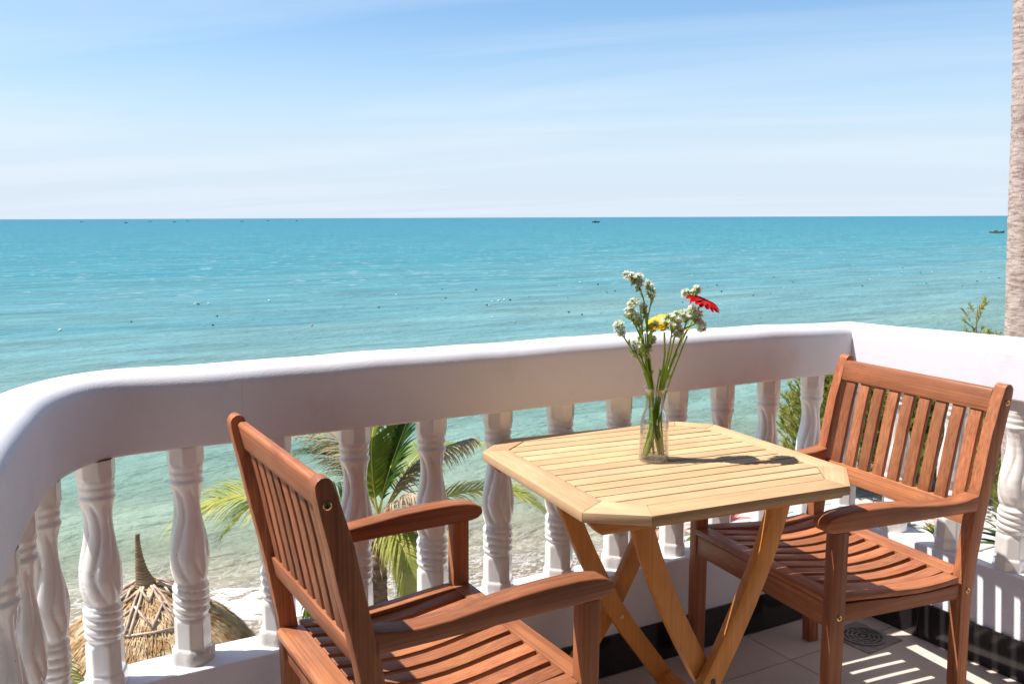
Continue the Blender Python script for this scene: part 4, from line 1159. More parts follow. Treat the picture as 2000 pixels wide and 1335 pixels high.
def frond(ctrl, leaf=0.75, droop=0.5, m='frond_g', n=46, seed=0, width=0.026, stem_r=0.018, parent=None, ragged=0.0, spread=1.0):
    """ctrl: world points from the crown to the tip"""
    rr = random.Random(seed)
    P = [Vector(p) for p in catmull(ctrl, 10)]
    o_ = parent.location if parent is not None else Vector((0, 0, 0))
    P = [p - Vector(o_) for p in P]
    m_ = len(P)
    gr = Geo(); gr.tube(P, [stem_r * (1 - 0.85 * i / (m_ - 1)) for i in range(m_)], 6)
    gl_ = Geo()
    for k in range(n):
        f_ = 0.16 + 0.84 * (k + 0.5) / n
        x = f_ * (m_ - 1); i = min(int(x), m_ - 2); p = P[i].lerp(P[i + 1], x - i)
        d = (P[i + 1] - P[i]).normalized()
        side = d.cross(Vector((0, 0, 1)))
        if side.length < 0.2: side = d.cross(Vector((0.3, -0.9, 0)))
        side.normalize()
        upv = side.cross(d).normalized()
        L = leaf * (math.sin(PI * (0.14 + 0.80 * f_)) ** 0.7) * rr.uniform(0.85, 1.08)
        if f_ > 0.93: L *= 0.8
        for s in (-1, 1):
            if ragged and rr.random() < ragged * 0.3: continue
            sweep_ = 0.55 + 0.65 * f_
            dir_ = (side * s * spread + d * sweep_ + upv * (0.30 + rr.uniform(-.12, .12) - (0.5 * ragged))).normalized()
            q = p.copy(); Lp, Rp = [], []
            dd = dir_.copy(); nseg = 5
            for j in range(nseg + 1):
                t_ = j / nseg
                w = width * (1 - t_ ** 1.6) * (0.55 + 0.45 * min(1, t_ * 4)) * 0.5
                ax = dd.cross(upv); ax.normalize()
                tw = upv.cross(dd); tw.normalize()
                Lp.append(q + tw * w); Rp.append(q - tw * w)
                q = q + dd * L / nseg
                dd = (dd + Vector((rr.uniform(-1, 1) * ragged * 0.3, rr.uniform(-1, 1) * ragged * 0.3, -1)) * (droop * (0.35 + 1.2 * t_) * (1 + ragged * rr.uniform(0, 1.5)) / nseg * 1.6)).normalized()
            gl_.strip(Lp, Rp)
    fo = link('frond', gl_.mesh('frond', False), M[m], parent)
    ro = link('frond_rib', gr.mesh('frond_rib'), M['rachis_t'] if m == 'frond_t' else M['rachis_y'], fo)
    return fo


def trunk_mesh(pts, rad, seg=22, ring=0.075, amp=0.012, rings_per=7, seed=1):
    rr = random.Random(seed)
    P = catmull(pts, 40)
    n = len(P); v, f = [], []
    L = 0
    for i, p in enumerate(P):
        if i: L += (p - P[i - 1]).length
        r = rad[0] + (rad[1] - rad[0]) * i / (n - 1)
        ph = (L / ring) % 1.0
        r += amp * (1 - ph) ** 1.5
        for k in range(seg):
            t = 2 * PI * k / seg
            rj = r * (1 + 0.02 * math.sin(5 * t + L * 3)) + rr.uniform(-1, 1) * amp * 0.12
            v.append((p.x + rj * math.cos(t), p.y + rj * math.sin(t), p.z))
    for i in range(n - 1):
        for k in range(seg):
            k2 = (k + 1) % seg
            f.append((i * seg + k, i * seg + k2, (i + 1) * seg + k2, (i + 1) * seg + k))
    return pydata('trunk', v, f, True, 50)


# young coconut palm below the balcony
CP = Vector((5.15, 12.90, -3.25))


def K(a, z, d=0.0):
    return CP + A_ * a + D_ * d + Vector((0, 0, z))


palm = empty('coconut_palm', (CP.x, CP.y, -6.2), label='young coconut palm on the beach, green, yellowing and dry fronds behind the balusters', cat='palm tree')
link('trunk', trunk_mesh([(0.05, -0.1, -0.3), (0.03, 0.0, 0.7), (-0.02, 0.02, 1.7), (0.0, 0.0, 2.85)], (0.16, 0.105), 18, 0.09, 0.02), M['palm_bark'], palm)
K0 = (0.0, 0.02, 0.0)
fr_list = [
    # ctrl in (a, z, d), leaf length, droop, material, n, seed, width, ragged, spread
    ([(-0.03, 0.0, 0), (0.10, 0.55, 0.05), (0.30, 1.15, 0.15), (0.55, 1.75, 0.25), (0.85, 2.15, 0.3)], 1.05, 0.20, 'frond_d', 115, 1, 0.055, 0.0, 1.3),
    ([(0.0, 0.0, 0), (-0.08, 0.6, 0.0), (-0.10, 1.2, 0.1), (0.02, 1.8, 0.2), (0.2, 2.2, 0.3)], 0.75, 0.30, 'frond_g', 80, 2, 0.045, 0.0, 1.0),
    ([(0.05, 0.05, 0.1), (0.30, 0.55, 0.2), (0.65, 0.90, 0.3), (1.05, 1.10, 0.3), (1.42, 1.22, 0.3)], 0.62, 1.3, 'frond_t', 90, 3, 0.034, 0.8, 0.7),
    ([(0.05, 0.0, -0.1), (0.25, 0.35, -0.3), (0.55, 0.60, -0.5), (0.85, 0.55, -0.7), (1.05, 0.25, -0.8)], 0.70, 1.5, 'frond_t', 110, 4, 0.036, 0.8, 0.6),
    ([(0.05, 0.0, 0.1), (0.6, 0.18, 0.15), (1.15, 0.36, 0.2), (1.70, 0.44, 0.2), (2.15, 0.34, 0.2), (2.5, 0.1, 0.2)], 0.72, 1.0, 'frond_y', 95, 5, 0.038, 0.0, 0.9),
    ([(0.05, 0.1, 0.3), (0.5, 0.55, 0.7), (1.0, 0.82, 1.0), (1.5, 0.88, 1.3), (2.0, 0.75, 1.5)], 0.55, 1.0, 'frond_y', 50, 6, 0.026, 0.3, 0.8),
    ([(-0.05, 0.0, -0.1), (-0.7, 0.35, -0.3), (-1.35, 0.48, -0.4), (-1.95, 0.52, -0.5), (-2.40, 0.36, -0.5), (-2.78, 0.02, -0.5)], 1.35, 1.3, 'frond_y', 100, 7, 0.042, 0.0, 0.8),
    ([(-0.05, 0.05, 0.0), (-0.8, 0.25, 0.2), (-1.5, 0.28, 0.4), (-2.1, 0.05, 0.5), (-2.5, -0.35, 0.5)], 1.2, 1.2, 'frond_g', 95, 8, 0.045, 0.0, 0.9),
    ([(-0.05, 0.1, 0.2), (-0.35, 0.55, 0.4), (-0.80, 0.95, 0.7), (-1.30, 1.22, 0.9), (-1.8, 1.35, 1.0)], 0.62, 0.75, 'frond_y', 52, 9, 0.022, 0.35, 0.9),
    ([(-0.02, 0.1, 0.1), (-0.25, 0.7, 0.2), (-0.62, 1.15, 0.4), (-1.05, 1.40, 0.5), (-1.5, 1.35, 0.6)], 0.70, 1.1, 'frond_t', 100, 10, 0.032, 0.7, 0.8),
    ([(0.0, 0.0, 0.2), (-0.3, 0.45, 0.5), (-0.75, 0.80, 0.8), (-1.2, 0.85, 1.1), (-1.6, 0.70, 1.3)], 0.70, 0.9, 'frond_d', 54, 11, 0.036, 0.1, 0.9),
    ([(0.03, -0.02, -0.1), (0.20, 0.02, -0.35), (0.42, -0.18, -0.6), (0.58, -0.55, -0.8), (0.66, -1.05, -0.9)], 0.80, 1.6, 'frond_y', 100, 12, 0.048, 0.0, 0.8),
    ([(-0.03, -0.02, -0.1), (-0.30, 0.02, -0.35), (-0.60, -0.20, -0.6), (-0.80, -0.6, -0.8), (-0.9, -1.1, -0.9)], 0.62, 1.4, 'frond_g', 50, 13, 0.042, 0.1, 0.8),
    ([(0.05, 0.0, 0.2), (0.25, 0.45, 0.6), (0.5, 0.75, 1.1), (0.8, 0.8, 1.6), (1.1, 0.6, 2.0)], 0.70, 0.8, 'frond_g', 50, 15, 0.034, 0.1, 0.9),
]
for (c, lf, drp, mm_, nn_, sd, wd, rg, sp) in fr_list:
    frond([K(*q) for q in c], lf, drp, mm_, nn_, sd, wd, 0.022, palm, rg, sp)
gk = Geo(); rk_ = random.Random(5)
for k in range(90):
    a = rk_.uniform(0, 6.28); z0 = rk_.uniform(2.3, 2.9)
    p = Vector((0.11 * math.cos(a), 0.11 * math.sin(a), z0)); o = Vector((math.cos(a), math.sin(a), 0))
    e = Vector((-o.y, o.x, 0)) * 0.03
    gk.tri(p - e, p + e, p + o * rk_.uniform(0.05, 0.16) + Vector((0, 0, rk_.uniform(-0.25, 0.3))))
tag(link('leaf_fibre', gk.mesh('leaf_fibre', False), M['rachis_t'], palm), kind='stuff')

# second palm, its crown mostly hidden behind the curved end of the rail
CQ = Vector((-1.35, 10.9, -3.1))
palm2 = empty('coconut_palm', (CQ.x, CQ.y, -6.1), label='coconut palm whose frond tips show between the leftmost balusters', cat='palm tree')
link('trunk', trunk_mesh([(0, 0, -0.3), (0.05, 0, 0.9), (0.0, 0, 1.9), (0, 0, 3.0)], (0.16, 0.11), 16, 0.09, 0.02), M['palm_bark'], palm2)
for k in range(9):
    a = 2 * PI * k / 9 + 0.35
    e = Vector((math.cos(a), math.sin(a), 0))
    hh = 0.5 if k % 2 else 0.25
    frond([CQ + e * r + Vector((0, 0, z)) for r, z in ((0.03, 0), (0.6, hh), (1.2, hh * 1.2), (1.8, hh * 0.6 - 0.1), (2.25, -0.45))], 0.65, 0.9, 'frond_g' if k % 3 else 'frond_t', 40, 40 + k, 0.04, 0.02, palm2, 0.1, 0.9)

# tall palm at the right
M['palm_bark2'] = mat('pale_fibrous_palm_bark', (0.52, 0.42, 0.37), 0.85, 0.2, bump=(16, 0.9, 0.012), noise=((10, 10, 60), (0.30, 0.21, 0.18), 0.45, 0.62))
tp_ = empty('tall_palm', (6.44, 3.77, -6.0), label='tall palm with a pale fibrous ringed trunk rising past the right edge of the view', cat='palm tree')
tr_pts = [(0.12, -0.06, -0.4), (0.05, -0.03, 3.0), (-0.073, 0.032, 6.5), (-0.172, 0.087, 8.8), (-0.36, 0.19, 12.5)]
link('trunk', trunk_mesh(tr_pts, (0.165, 0.100), 40, 0.033, 0.006), M['palm_bark2'], tp_)
gk = Geo(); rk_ = random.Random(8)
PP = catmull(tr_pts, 40)
for k in range(2600):
    i = rk_.randrange(40, len(PP) - 30); c = PP[i]; r = 0.165 + (0.100 - 0.165) * i / (len(PP) - 1)
    a = rk_.uniform(0, 6.28); o = Vector((math.cos(a), math.sin(a), 0)); e = Vector((-o.y, o.x, 0))
    p = Vector((c.x, c.y, c.z + rk_.uniform(-0.05, 0.05))) + o * (r + 0.001)
    L = rk_.uniform(0.012, 0.04)
    dd = (e * rk_.uniform(-1, 1) * 0.8 + o * rk_.uniform(0.1, 0.45) + Vector((0, 0, rk_.uniform(-1.0, 0.25)))).normalized()
    w = e * rk_.uniform(0.001, 0.003)
    gk.tri(p - w, p + w, p + dd * L)
tag(link('bark_fibre', gk.mesh('bark_fibre', False), M['palm_bark2'], tp_), kind='stuff')
ct = Vector((6.08, 3.96, 6.5))
for k in range(11):
    a = 2 * PI * k / 11
    e = Vector((math.cos(a), math.sin(a), 0)); hh = 0.9 if k % 2 else 0.4
    frond([ct + e * r + Vector((0, 0, z)) for r, z in ((0.03, 0), (0.9, hh), (1.7, hh * 1.1), (2.5, hh * 0.5 - 0.3), (3.1, -1.0))], 0.8, 0.9, 'frond_g', 40, 70 + k, 0.04, 0.025, tp_, 0.05, 0.9)

# ------------------------------------------------------------------ thatched beach umbrella
TU = Vector((1.90, 13.70, -6.25))
M['thatch'] = mat('straw_thatch', (0.60, 0.42, 0.24), 0.85, 0.15, noise=((7, 7, 18), (0.38, 0.23, 0.11), 0.4, 0.62), bump=(30, 0.8, 0.03))
M['thatch2'] = mat('straw_strands', (0.66, 0.50, 0.31), 0.8, 0.15, noise=((5, 5, 5), (0.40, 0.23, 0.10), 0.38, 0.6))
M['bamboo'] = mat('weathered_bamboo', (0.60, 0.48, 0.37), 0.7, 0.2, noise=((6, 6, 6), (0.36, 0.26, 0.21), 0.4, 0.6))
um = empty('thatched_umbrella', tuple(TU), R(12), label='round straw-thatched beach umbrella with a horn-shaped tip and bamboo battens', cat='beach umbrella')
ZA = 2.43   # apex height above its base
RO, ZE = 1.42, 1.42


def roof_pt(f_, a):
    r = RO * f_
    z = ZA - (ZA - ZE) * (0.42 * f_ + 0.58 * f_ ** 2.0)
    r *= 1 + 0.02 * math.sin(8 * a)
    return Vector((r * math.cos(a), r * math.sin(a), z))


v, f = [], []
for i in range(15):
    for k in range(48): v.append(tuple(roof_pt(max(0.02, i / 14), 2 * PI * k / 48)))
for i in range(14):
    for k in range(48):
        k2 = (k + 1) % 48; f.append((i * 48 + k, (i + 1) * 48 + k, (i + 1) * 48 + k2, i * 48 + k2))
link('roof', pydata('roof', v, f, True), M['thatch'], um)
gt = Geo(); rt_ = random.Random(4)
for k in range(9000):
    a = rt_.uniform(0, 2 * PI); f0 = math.sqrt(rt_.uniform(0.002, 1)) * 0.97
    L = rt_.uniform(0.10, 0.26) / RO
    p0 = roof_pt(f0, a); a2 = a + rt_.uniform(-0.05, 0.05) / max(0.2, f0)
    p1 = roof_pt(min(f0 + L, 1.13), a2)
    nrm = Vector((math.cos(a), math.sin(a), 1.3)).normalized()
    p0 += nrm * rt_.uniform(0.001, 0.012); p1 += nrm * rt_.uniform(0.008, 0.05)
    if f0 + L > 1.0: p1.z -= rt_.uniform(0, 0.08)
    e = Vector((-math.sin(a), math.cos(a), 0)) * rt_.uniform(0.004, 0.011)
    gt.tri(p0 - e, p0 + e, p1 + e * 0.5, p1 - e * 0.5)
tag(link('thatch', gt.mesh('thatch', False), M['thatch2'], um), kind='stuff')
# horn tip
hp_ = [(0.0, 0.0, ZA - 0.16), (-0.01, 0.0, ZA + 0.0), (-0.05, -0.01, ZA + 0.18), (-0.075, -0.01, ZA + 0.40), (-0.082, -0.01, ZA + 0.60), (-0.078, -0.01, ZA + 0.72)]
v, f = [], []
P = catmull([A_ * p[0] + Vector((0, 0, p[2])) for p in hp_], 14)
for i, p in enumerate(P):
    t = i / (len(P) - 1); r = 0.17 * (1 - t) ** 2.2 + 0.03 + 0.007 * math.sin(i * 2.1)
    if i == len(P) - 1: r = 0.01
    for k in range(16): v.append((p.x + r * math.cos(2 * PI * k / 16), p.y + r * math.sin(2 * PI * k / 16), p.z))
for i in range(len(P) - 1):
    for k in range(16): k2 = (k + 1) % 16; f.append((i * 16 + k, i * 16 + k2, (i + 1) * 16 + k2, (i + 1) * 16 + k))
f.append(tuple(range((len(P) - 1) * 16, len(P) * 16)))
link('finial', pydata('finial', v, f, True), mat('bound_straw', (0.30, 0.21, 0.13), 0.85, 0.15, noise=((4, 4, 40), (0.16, 0.11, 0.07), 0.4, 0.6)), um)


def batten(pts, r=0.019):
    g_ = Geo(); g_.tube([p + Vector((0, 0, 0.055)) for p in pts], r, 6)
    link('batten', g_.mesh('batten'), M['bamboo'], um)


for k in range(8):
    a = 2 * PI * k / 8 + 0.1
    for da in (-0.018, 0.03):
        batten([roof_pt(q, a + da / max(q, 0.25)) for q in (0.12, 0.28, 0.44, 0.60)])
    a1 = a + 2 * PI / 16
    a2 = a + 2 * PI / 8
    batten([roof_pt(0.16, a), roof_pt(0.30, a1)]); batten([roof_pt(0.30, a1), roof_pt(0.16, a2)])
    batten([roof_pt(0.34, a), roof_pt(0.56, a1)]); batten([roof_pt(0.56, a1), roof_pt(0.34, a2)])
    batten([roof_pt(0.60, a), roof_pt(0.60, a1), roof_pt(0.60, a2)])
g_ = Geo(); g_.tube([(0, 0, -0.3), (0, 0, ZA - 0.1)], [0.06, 0.05], 10)
link('pole', g_.mesh('pole'), M['bamboo'], um)
# second umbrella, just its eave seen at the chair
um2 = empty('wooden_pole', (4.15, 13.3, -4.9), label='orange-brown pole end beside the straw umbrella', cat='pole')
g_ = Geo(); g_.tube([(-0.6, 0.15, 0.02), (-0.2, 0.05, 0.0), (0.3, 0.0, 0.04), (0.9, -0.1, 0.06)], [0.02, 0.05, 0.07, 0.075], 10)
g_.tube([(0.6, 0, -1.6), (0.6, -0.02, 0.02)], [0.06, 0.05], 8)
link('timber', g_.mesh('timber'), mat('weathered_timber', (0.36, 0.17, 0.07), 0.8, noise=((8, 8, 8), (0.22, 0.1, 0.05), 0.4, 0.6)), um2)

# ------------------------------------------------------------------ terrace and garden below, right
tg = link('terrace', box('terrace', 13.2, 40, -6, 17.6, -8.0, -5.93, 0.0), mat('terrace_mortar', (0.16, 0.14, 0.12), 0.9))
tag(tg, kind='structure')
M['paver'] = mat('pale_paving_stone', (0.50, 0.46, 0.43), 0.75, 0.25, noise=((1.5, 1.5, 1.5), (0.50, 0.46, 0.42), 0.4, 0.65), bump=(12, 0.3, 0.01))
pv = box('paving_stone', -0.585, 0.585, -0.385, 0.385, -0.05, 0.0, 0.012, 1)
for i in range(12):
    for j in range(13):
        x, y = 14.0 + i * 1.2 + (0.6 if j % 2 else 0), 7.4 + j * 0.8
        if x > 27.5: continue
        o = link('paving_stone', pv, M['paver'], tg, (x, y, -5.885 + rnd.uniform(-0.006, 0.006)))

M['cas'] = mat('casuarina_needles', (0.48, 0.46, 0.12), 0.6, 0.25, noise=((1.6, 1.6, 1.6), (0.22, 0.27, 0.07), 0.42, 0.62), transl=0.45)
M['twig'] = mat('grey_brown_twigs', (0.16, 0.12, 0.09), 0.9)


def casuarina(name, label, loc, H, Rr, seed, n=900, lean=(0, 0), pw=0.8):
    rr = random.Random(seed)
    t = empty(name, loc, label=label, cat='tree', group='feathery casuarina trees on the terrace')
    gb = Geo(); gc = Geo()
    gb.tube([(0, 0, -0.2), (0.03, 0, H * 0.4), (lean[0] * 0.6, lean[1] * 0.6, H * 0.8), (lean[0], lean[1], H)], [0.09, 0.06, 0.03, 0.006], 8)
    for k in range(n):
        # a plume: short twig with drooping-up needles
        h = rr.random() ** pw
        z = H * (0.04 + 0.94 * h)
        env = Rr * (math.sin(PI * min(1, 0.36 + 0.62 * h)) ** 0.7) * (1 + 0.25 * math.sin(seed + 7 * h + 3 * rr.random()))
        a = rr.uniform(0, 2 * PI); q = env * math.sqrt(rr.random())
        base = Vector((lean[0] * h + q * math.cos(a), lean[1] * h + q * math.sin(a), z))
        dr = Vector((math.cos(a) * 0.7, math.sin(a) * 0.7, 0.9 + rr.uniform(-0.3, 0.6))).normalized()
        L = rr.uniform(0.22, 0.42)
        tip = base + dr * L
        gb.tri(base - Vector((0.004, 0, 0)), base + Vector((0.004, 0, 0)), tip)
        for j in range(26):
            f_ = rr.random(); p = base.lerp(tip, f_)
            nd = (dr + Vector((rr.uniform(-1, 1), rr.uniform(-1, 1), rr.uniform(-0.5, 0.9))) * 0.75).normalized()
            LL = rr.uniform(0.08, 0.20)
            s = nd.orthogonal().normalized(); s.rotate(Matrix.Rotation(rr.uniform(0, 6.28), 3, nd)); s *= rr.uniform(0.008, 0.017)
            mid = p + nd * LL * 0.55
            gc.tri(p - s, p + s, mid + s * 0.9, p + nd * LL + Vector((0, 0, -0.02)), mid - s * 0.9)
    link('trunk', gb.mesh('trunk'), M['twig'], t)
    link('crown', gc.mesh('crown', False), M['cas'], t)
    return t


casuarina('casuarina_tree', 'leftmost feathery casuarina, seen between the last balusters before the corner', (19.7, 17.0, -5.95), 3.35, 1.15, 21, 1500)
casuarina('casuarina_tree', 'low feathery casuarina beside the leftmost one, half hidden by the corner of the rail', (20.6, 15.9, -5.95), 3.3, 1.3, 22, 1500)
casuarina('casuarina_tree', 'feathery casuarina behind the left slats of the right-hand chair', (22.0, 15.6, -5.95), 3.8, 1.5, 23, 1700)
casuarina('casuarina_tree', 'feathery casuarina behind the right slats of the right-hand chair', (22.8, 14.6, -5.95), 4.0, 1.5, 24, 1700)
casuarina('casuarina_tree', 'tallest casuarina, its thin tip showing above the sunlit rail', (22.45, 14.75, -5.95), 5.0, 0.34, 25, 130, (0.02, 0.0), 2.4)
casuarina('casuarina_tree', 'feathery casuarina in the gap between the right-hand chair and the end baluster', (21.4, 12.6, -5.95), 3.7, 1.5, 26, 1500)

M['pink'] = mat('pink_leaf', (0.66, 0.22, 0.20), 0.5, 0.3, noise=((3, 3, 3), (0.55, 0.42, 0.20), 0.45, 0.62), transl=0.3)
M['leaf'] = mat('bright_green_leaf', (0.16, 0.24, 0.03), 0.45, 0.4, noise=((4, 4, 4), (0.07, 0.14, 0.02), 0.4, 0.65), transl=0.3)
M['leafd'] = mat('dark_green_leaf', (0.03, 0.07, 0.018), 0.5, 0.4, noise=((4, 4, 4), (0.07, 0.11, 0.03), 0.4, 0.65), transl=0.2)
M['orange'] = mat('orange_blossom', (0.75, 0.20, 0.06), 0.5, 0.2, transl=0.3)


def rosette(name, label, loc, m, nleaf, L, W, stem=0.4, seed=0, group=None, leafname='leaf', bloom=None):
    rr = random.Random(seed)
    t = empty(name, loc, label=label, cat='plant', group=group)
    g_ = Geo(); g_.tube([(0, 0, -0.1), (0, 0, stem)], [0.03, 0.02], 6)
    link('stem', g_.mesh('stem'), M['twig'], t)
    for k in range(nleaf):
        a = 2.4 * k + rr.uniform(-.2, .2); el = rr.uniform(0.25, 1.25)
        e = Vector((math.cos(a), math.sin(a), 0)); s = Vector((-e.y, e.x, 0))
        gl_ = Geo(); Lp, Mp, Rp = [], [], []
        d = e * math.cos(el) + Vector((0, 0, math.sin(el))); p = Vector((0, 0, stem * rr.uniform(0.6, 1)))
        for j in range(7):
            f_ = j / 6; w = W * math.sin(PI * min(0.98, 0.12 + 0.86 * f_)) ** 0.8 * 0.5
            Lp.append(p + s * w + Vector((0, 0, w * .4))); Mp.append(p.copy()); Rp.append(p - s * w + Vector((0, 0, w * .4)))
            p = p + d * L / 6 * rr.uniform(0.95, 1.05); d = (d + Vector((0, 0, -0.13))).normalized()
        gl_.strip(Lp, Mp); gl_.strip(Mp, Rp)
        link(leafname, gl_.mesh(leafname), m, t)
    if bloom:
        gb = Geo()
        for k in range(26):
            a = rr.uniform(0, 6.28); q = L * 0.6 * math.sqrt(rr.random()); p = Vector((q * math.cos(a), q * math.sin(a), stem + L * rr.uniform(0.4, 0.9)))
            for j in range(5):
                b0 = 2 * PI * j / 5; e = Vector((math.cos(b0), math.sin(b0), 0.4)); s = Vector((-math.sin(b0), math.cos(b0), 0)) * 0.025
                gb.tri(p, p + e * 0.05 - s, p + e * 0.075, p + e * 0.05 + s)
        link('blossoms', gb.mesh('blossoms', False), bloom, t)
    return t


rosette('cordyline', 'pink-leaved cordyline showing under the right end of the table', (13.9, 14.9, -5.9), M['pink'], 22, 0.85, 0.20, 0.45, 31, 'pink cordylines')
rosette('cordyline', 'smaller pink and green cordyline showing between the table legs', (12.4, 15.4, -6.1), M['pink'], 16, 0.55, 0.15, 0.3, 32, 'pink cordylines')
rosette('garden_plant', 'green leafy plant beside the smaller pink cordyline', (12.9, 14.9, -6.1), M['leaf'], 16, 0.5, 0.12, 0.25, 33)
rosette('spiky_plant', 'dark spiky plant with a yellow-green heart on the pale paving', (18.2, 13.9, -5.88), M['leafd'], 26, 0.55, 0.06, 0.12, 34)
rosette('garden_plant', 'yellow-green plant just behind the spiky one on the paving', (18.55, 13.75, -5.88), M['leaf'], 14, 0.35, 0.10, 0.12, 35)
rosette('flowering_plant', 'low orange-flowered plant behind the right-hand armrest', (18.0, 12.4, -5.88), M['leaf'], 22, 0.5, 0.12, 0.2, 36, 'orange-flowered plants', bloom=M['orange'])
rosette('flowering_plant', 'orange-flowered plant nearest the second baluster behind the right-hand armrest', (17.6, 11.7, -5.88), M['leaf'], 22, 0.55, 0.12, 0.2, 37, 'orange-flowered plants', bloom=M['orange'])
rosette('garden_plant', 'dark leafy plant in the gap between the right-hand chair and the end baluster', (18.2, 10.8, -5.88), M['leafd'], 30, 0.9, 0.16, 0.5, 38)
rosette('garden_plant', 'broad dark plant beside the teal boat', (18.0, 10.1, -5.88), M['leafd'], 28, 0.9, 0.16, 0.4, 39)


def hull(name, label, loc, rz, L, Wd, Hh, m, cat='boat', cabin=False, group=None, mcab=None):
    t = empty(name, loc, rz, label=label, cat=cat, group=group)
    n, k = 15, 9
    v, f = [], []
    for i in range(n):
        s = -1 + 2 * i / (n - 1)
        w = Wd / 2 * (1 - abs(s) ** 2.6) + 0.01 * Wd
        sheer = Hh * (0.75 + 0.45 * abs(s) ** 2.2 + (0.25 if s > 0 else 0) * s * s)
        for j in range(k):
            a = PI * j / (k - 1)
            v.append((s * L / 2, -w * math.cos(a), sheer - (sheer * (1 - 0.25 * abs(s) ** 3)) * math.sin(a) ** 0.7))
    for i in range(n - 1):
        for j in range(k - 1): f.append((i * k + j, (i + 1) * k + j, (i + 1) * k + j + 1, i * k + j + 1))
    # inner shell, slightly inside, gives the sides thickness
    b0 = len(v)
    for (x, y, z) in list(v): v.append((x * 0.97, y * 0.93, z * 0.97 + 0.04 * Hh))
    for i in range(n - 1):
        for j in range(k - 1): f.append((b0 + i * k + j, b0 + i * k + j + 1, b0 + (i + 1) * k + j + 1, b0 + (i + 1) * k + j))
        for j in (0, k - 1): f.append((i * k + j, (i + 1) * k + j, b0 + (i + 1) * k + j, b0 + i * k + j))
    link('hull', pydata('hull', v, f, True, 60), m, t)
    if cabin:
        link('cabin', prism('cabin', [(-L * 0.22, Hh * 0.6), (L * 0.08, Hh * 0.6), (L * 0.06, Hh * 1.55), (-L * 0.20, Hh * 1.5)], 'y', -Wd * 0.3, Wd * 0.3, 0.02, 1), mcab or m, t)
        g_ = Geo(); g_.tube([(L * 0.2, 0, Hh * 0.5), (L * 0.2, 0, Hh * 2.6)], [0.05, 0.03], 6)
        link('mast', g_.mesh('mast'), mcab or m, t)
    else:
        for q in (-0.2, 0.15):
            link('thwart', box('thwart', q * L - 0.08, q * L + 0.08, -Wd * 0.42, Wd * 0.42, Hh * 0.6, Hh * 0.66, 0.005, 1), mcab or m, t)
    return t


M['teal'] = mat('teal_boat_paint', (0.012, 0.17, 0.20), 0.45, 0.5, noise=((4, 4, 4), (0.03, 0.25, 0.27), 0.45, 0.65))
M['red'] = mat('dark_red_paint', (0.28, 0.05, 0.035), 0.5)
M['boat_d'] = mat('tarred_boat_wood', (0.035, 0.04, 0.05), 0.7)
M['boat_b'] = mat('weathered_boat_wood', (0.17, 0.13, 0.11), 0.7)
hull('rowing_boat', 'teal rowing boat drawn up among dark plants behind the right-hand chair', (16.2, 9.9, -5.88), R(-35), 3.2, 1.2, 0.55, M['teal'], mcab=M['red'])
hull('fishing_boat', 'dark fishing boat with a raised bow near the horizon, above the flowers', (778, 1100, SEA - 0.3), R(-25), 10.5, 3.0, 1.9, M['boat_d'], cabin=True, mcab=M['boat_d'])
hull('fishing_boat', 'brownish fishing boat with a low cabin, close against the tall palm trunk', (414, 264.5, SEA - 0.2), R(-55), 6.4, 2.0, 0.95, M['boat_b'], cabin=True, mcab=M['boat_b'])
far = hull('fishing_boat', None, (0, 0, 0), 0, 7.5, 2.4, 1.3, M['boat_d'], cabin=True, group='tiny boats on the horizon')
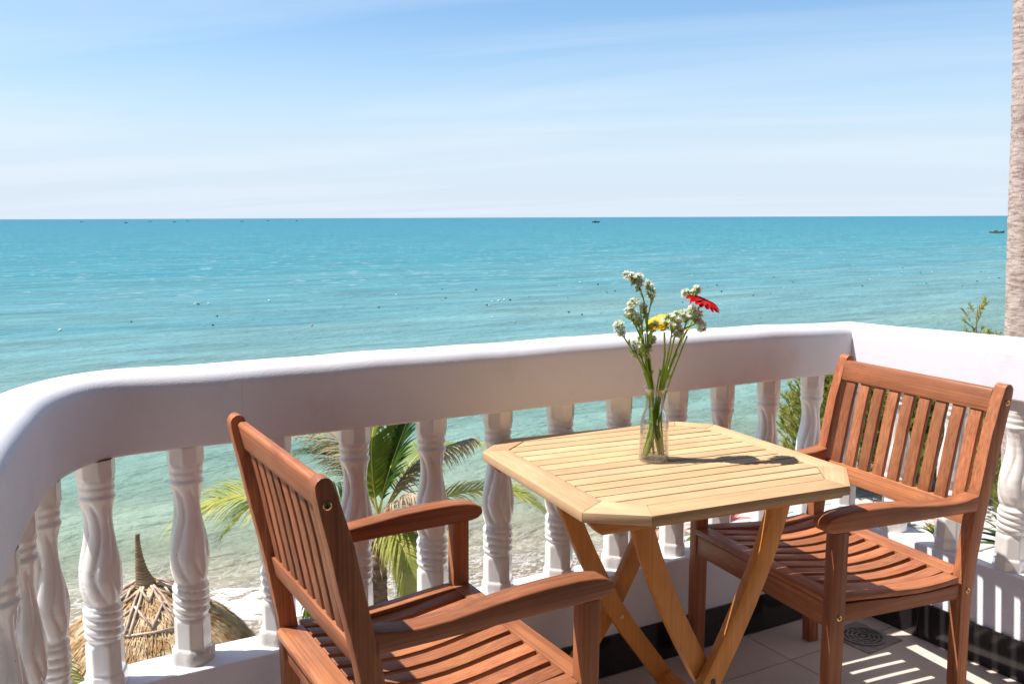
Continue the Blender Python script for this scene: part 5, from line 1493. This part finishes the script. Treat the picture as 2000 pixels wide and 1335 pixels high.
for i, (px, dist) in enumerate(((167, 2700), (253, 1900), (300, 2600), (347, 2100), (372, 2900), (478, 2300), (528, 2800), (584, 2500))):
    o = far if i == 0 else copy_tree(far)
    th = YAW + math.atan((px - 1000) / FPX)
    o['label'] = '%s tiny boat on the horizon left of centre' % ('leftmost', 'second', 'third', 'fourth', 'fifth', 'sixth', 'seventh', 'rightmost')[i] + ('' if i in (0, 7) else ', counted from the left')
    o.location = (dist * math.sin(th), dist * math.cos(th), SEA - 0.3); o.rotation_euler = (0, 0, R(rnd.uniform(-40, 20)))

# mussel-line floats on the sea
M['float_w'] = mat('pale_float', (0.78, 0.76, 0.62), 0.6)
M['float_g'] = mat('algae_green_float', (0.03, 0.10, 0.07), 0.6)
M['float_b'] = mat('dark_float', (0.06, 0.055, 0.05), 0.7)
M['float_o'] = mat('tan_float', (0.48, 0.35, 0.2), 0.6)


def float_mesh(nm):
    bm = bmesh.new(); bmesh.ops.create_icosphere(bm, subdivisions=2, radius=0.11)
    for v_ in bm.verts: v_.co.z *= 0.75; v_.co.x *= 1.2
    return bm_mesh(nm, bm, True)


fm = {k: float_mesh('float_' + k) for k in 'wgbo'}
words = {'w': 'pale net float bobbing in the lines of floats', 'g': 'green net float bobbing in the lines of floats', 'b': 'dark net float bobbing in the lines of floats', 'o': 'tan net float bobbing in the lines of floats'}
rf = random.Random(17)
for k in range(84):
    x = rf.uniform(4, 130)
    row = rf.choice([0, 0, 1, 1, 2])
    y = 62 + row * 13 + 0.10 * x + rf.gauss(0, 2.0)
    if x > 60: y = 66 + row * 12 + rf.gauss(0, 3) + 0.05 * x
    c = rf.choice('wwgbbo')
    o = link('net_float', fm[c], M['float_' + c], None, (x, y, SEA + 0.06))
    s = rf.uniform(0.45, 1.0); o.scale = (s, s, s)
    tag(o, label=words[c], cat='float', group={'w': 'pale net floats', 'g': 'green net floats', 'b': 'dark net floats', 'o': 'tan net floats'}[c])

# ------------------------------------------------------------------ the balcony slab falls a few millimetres per metre for drainage:
# tip everything that stands on it by the same small angle
tilt_axis = fwd.copy()
eye = Vector((0, 0, 1.3209))
tilt = Matrix.Translation(eye) @ Matrix.Rotation(R(0.425), 4, tilt_axis) @ Matrix.Translation(-eye)
on_balcony = ('floor', 'floor_drain', 'shading_house', 'balustrade', 'garden_armchair', 'folding_table', 'glass_vase', 'vase_water', 'statice_sprig', 'red_gerbera', 'yellow_gerbera')
for o in SC.objects:
    if o.parent is None and o.name.split('.')[0] in on_balcony:
        o.matrix_basis = tilt @ o.matrix_basis
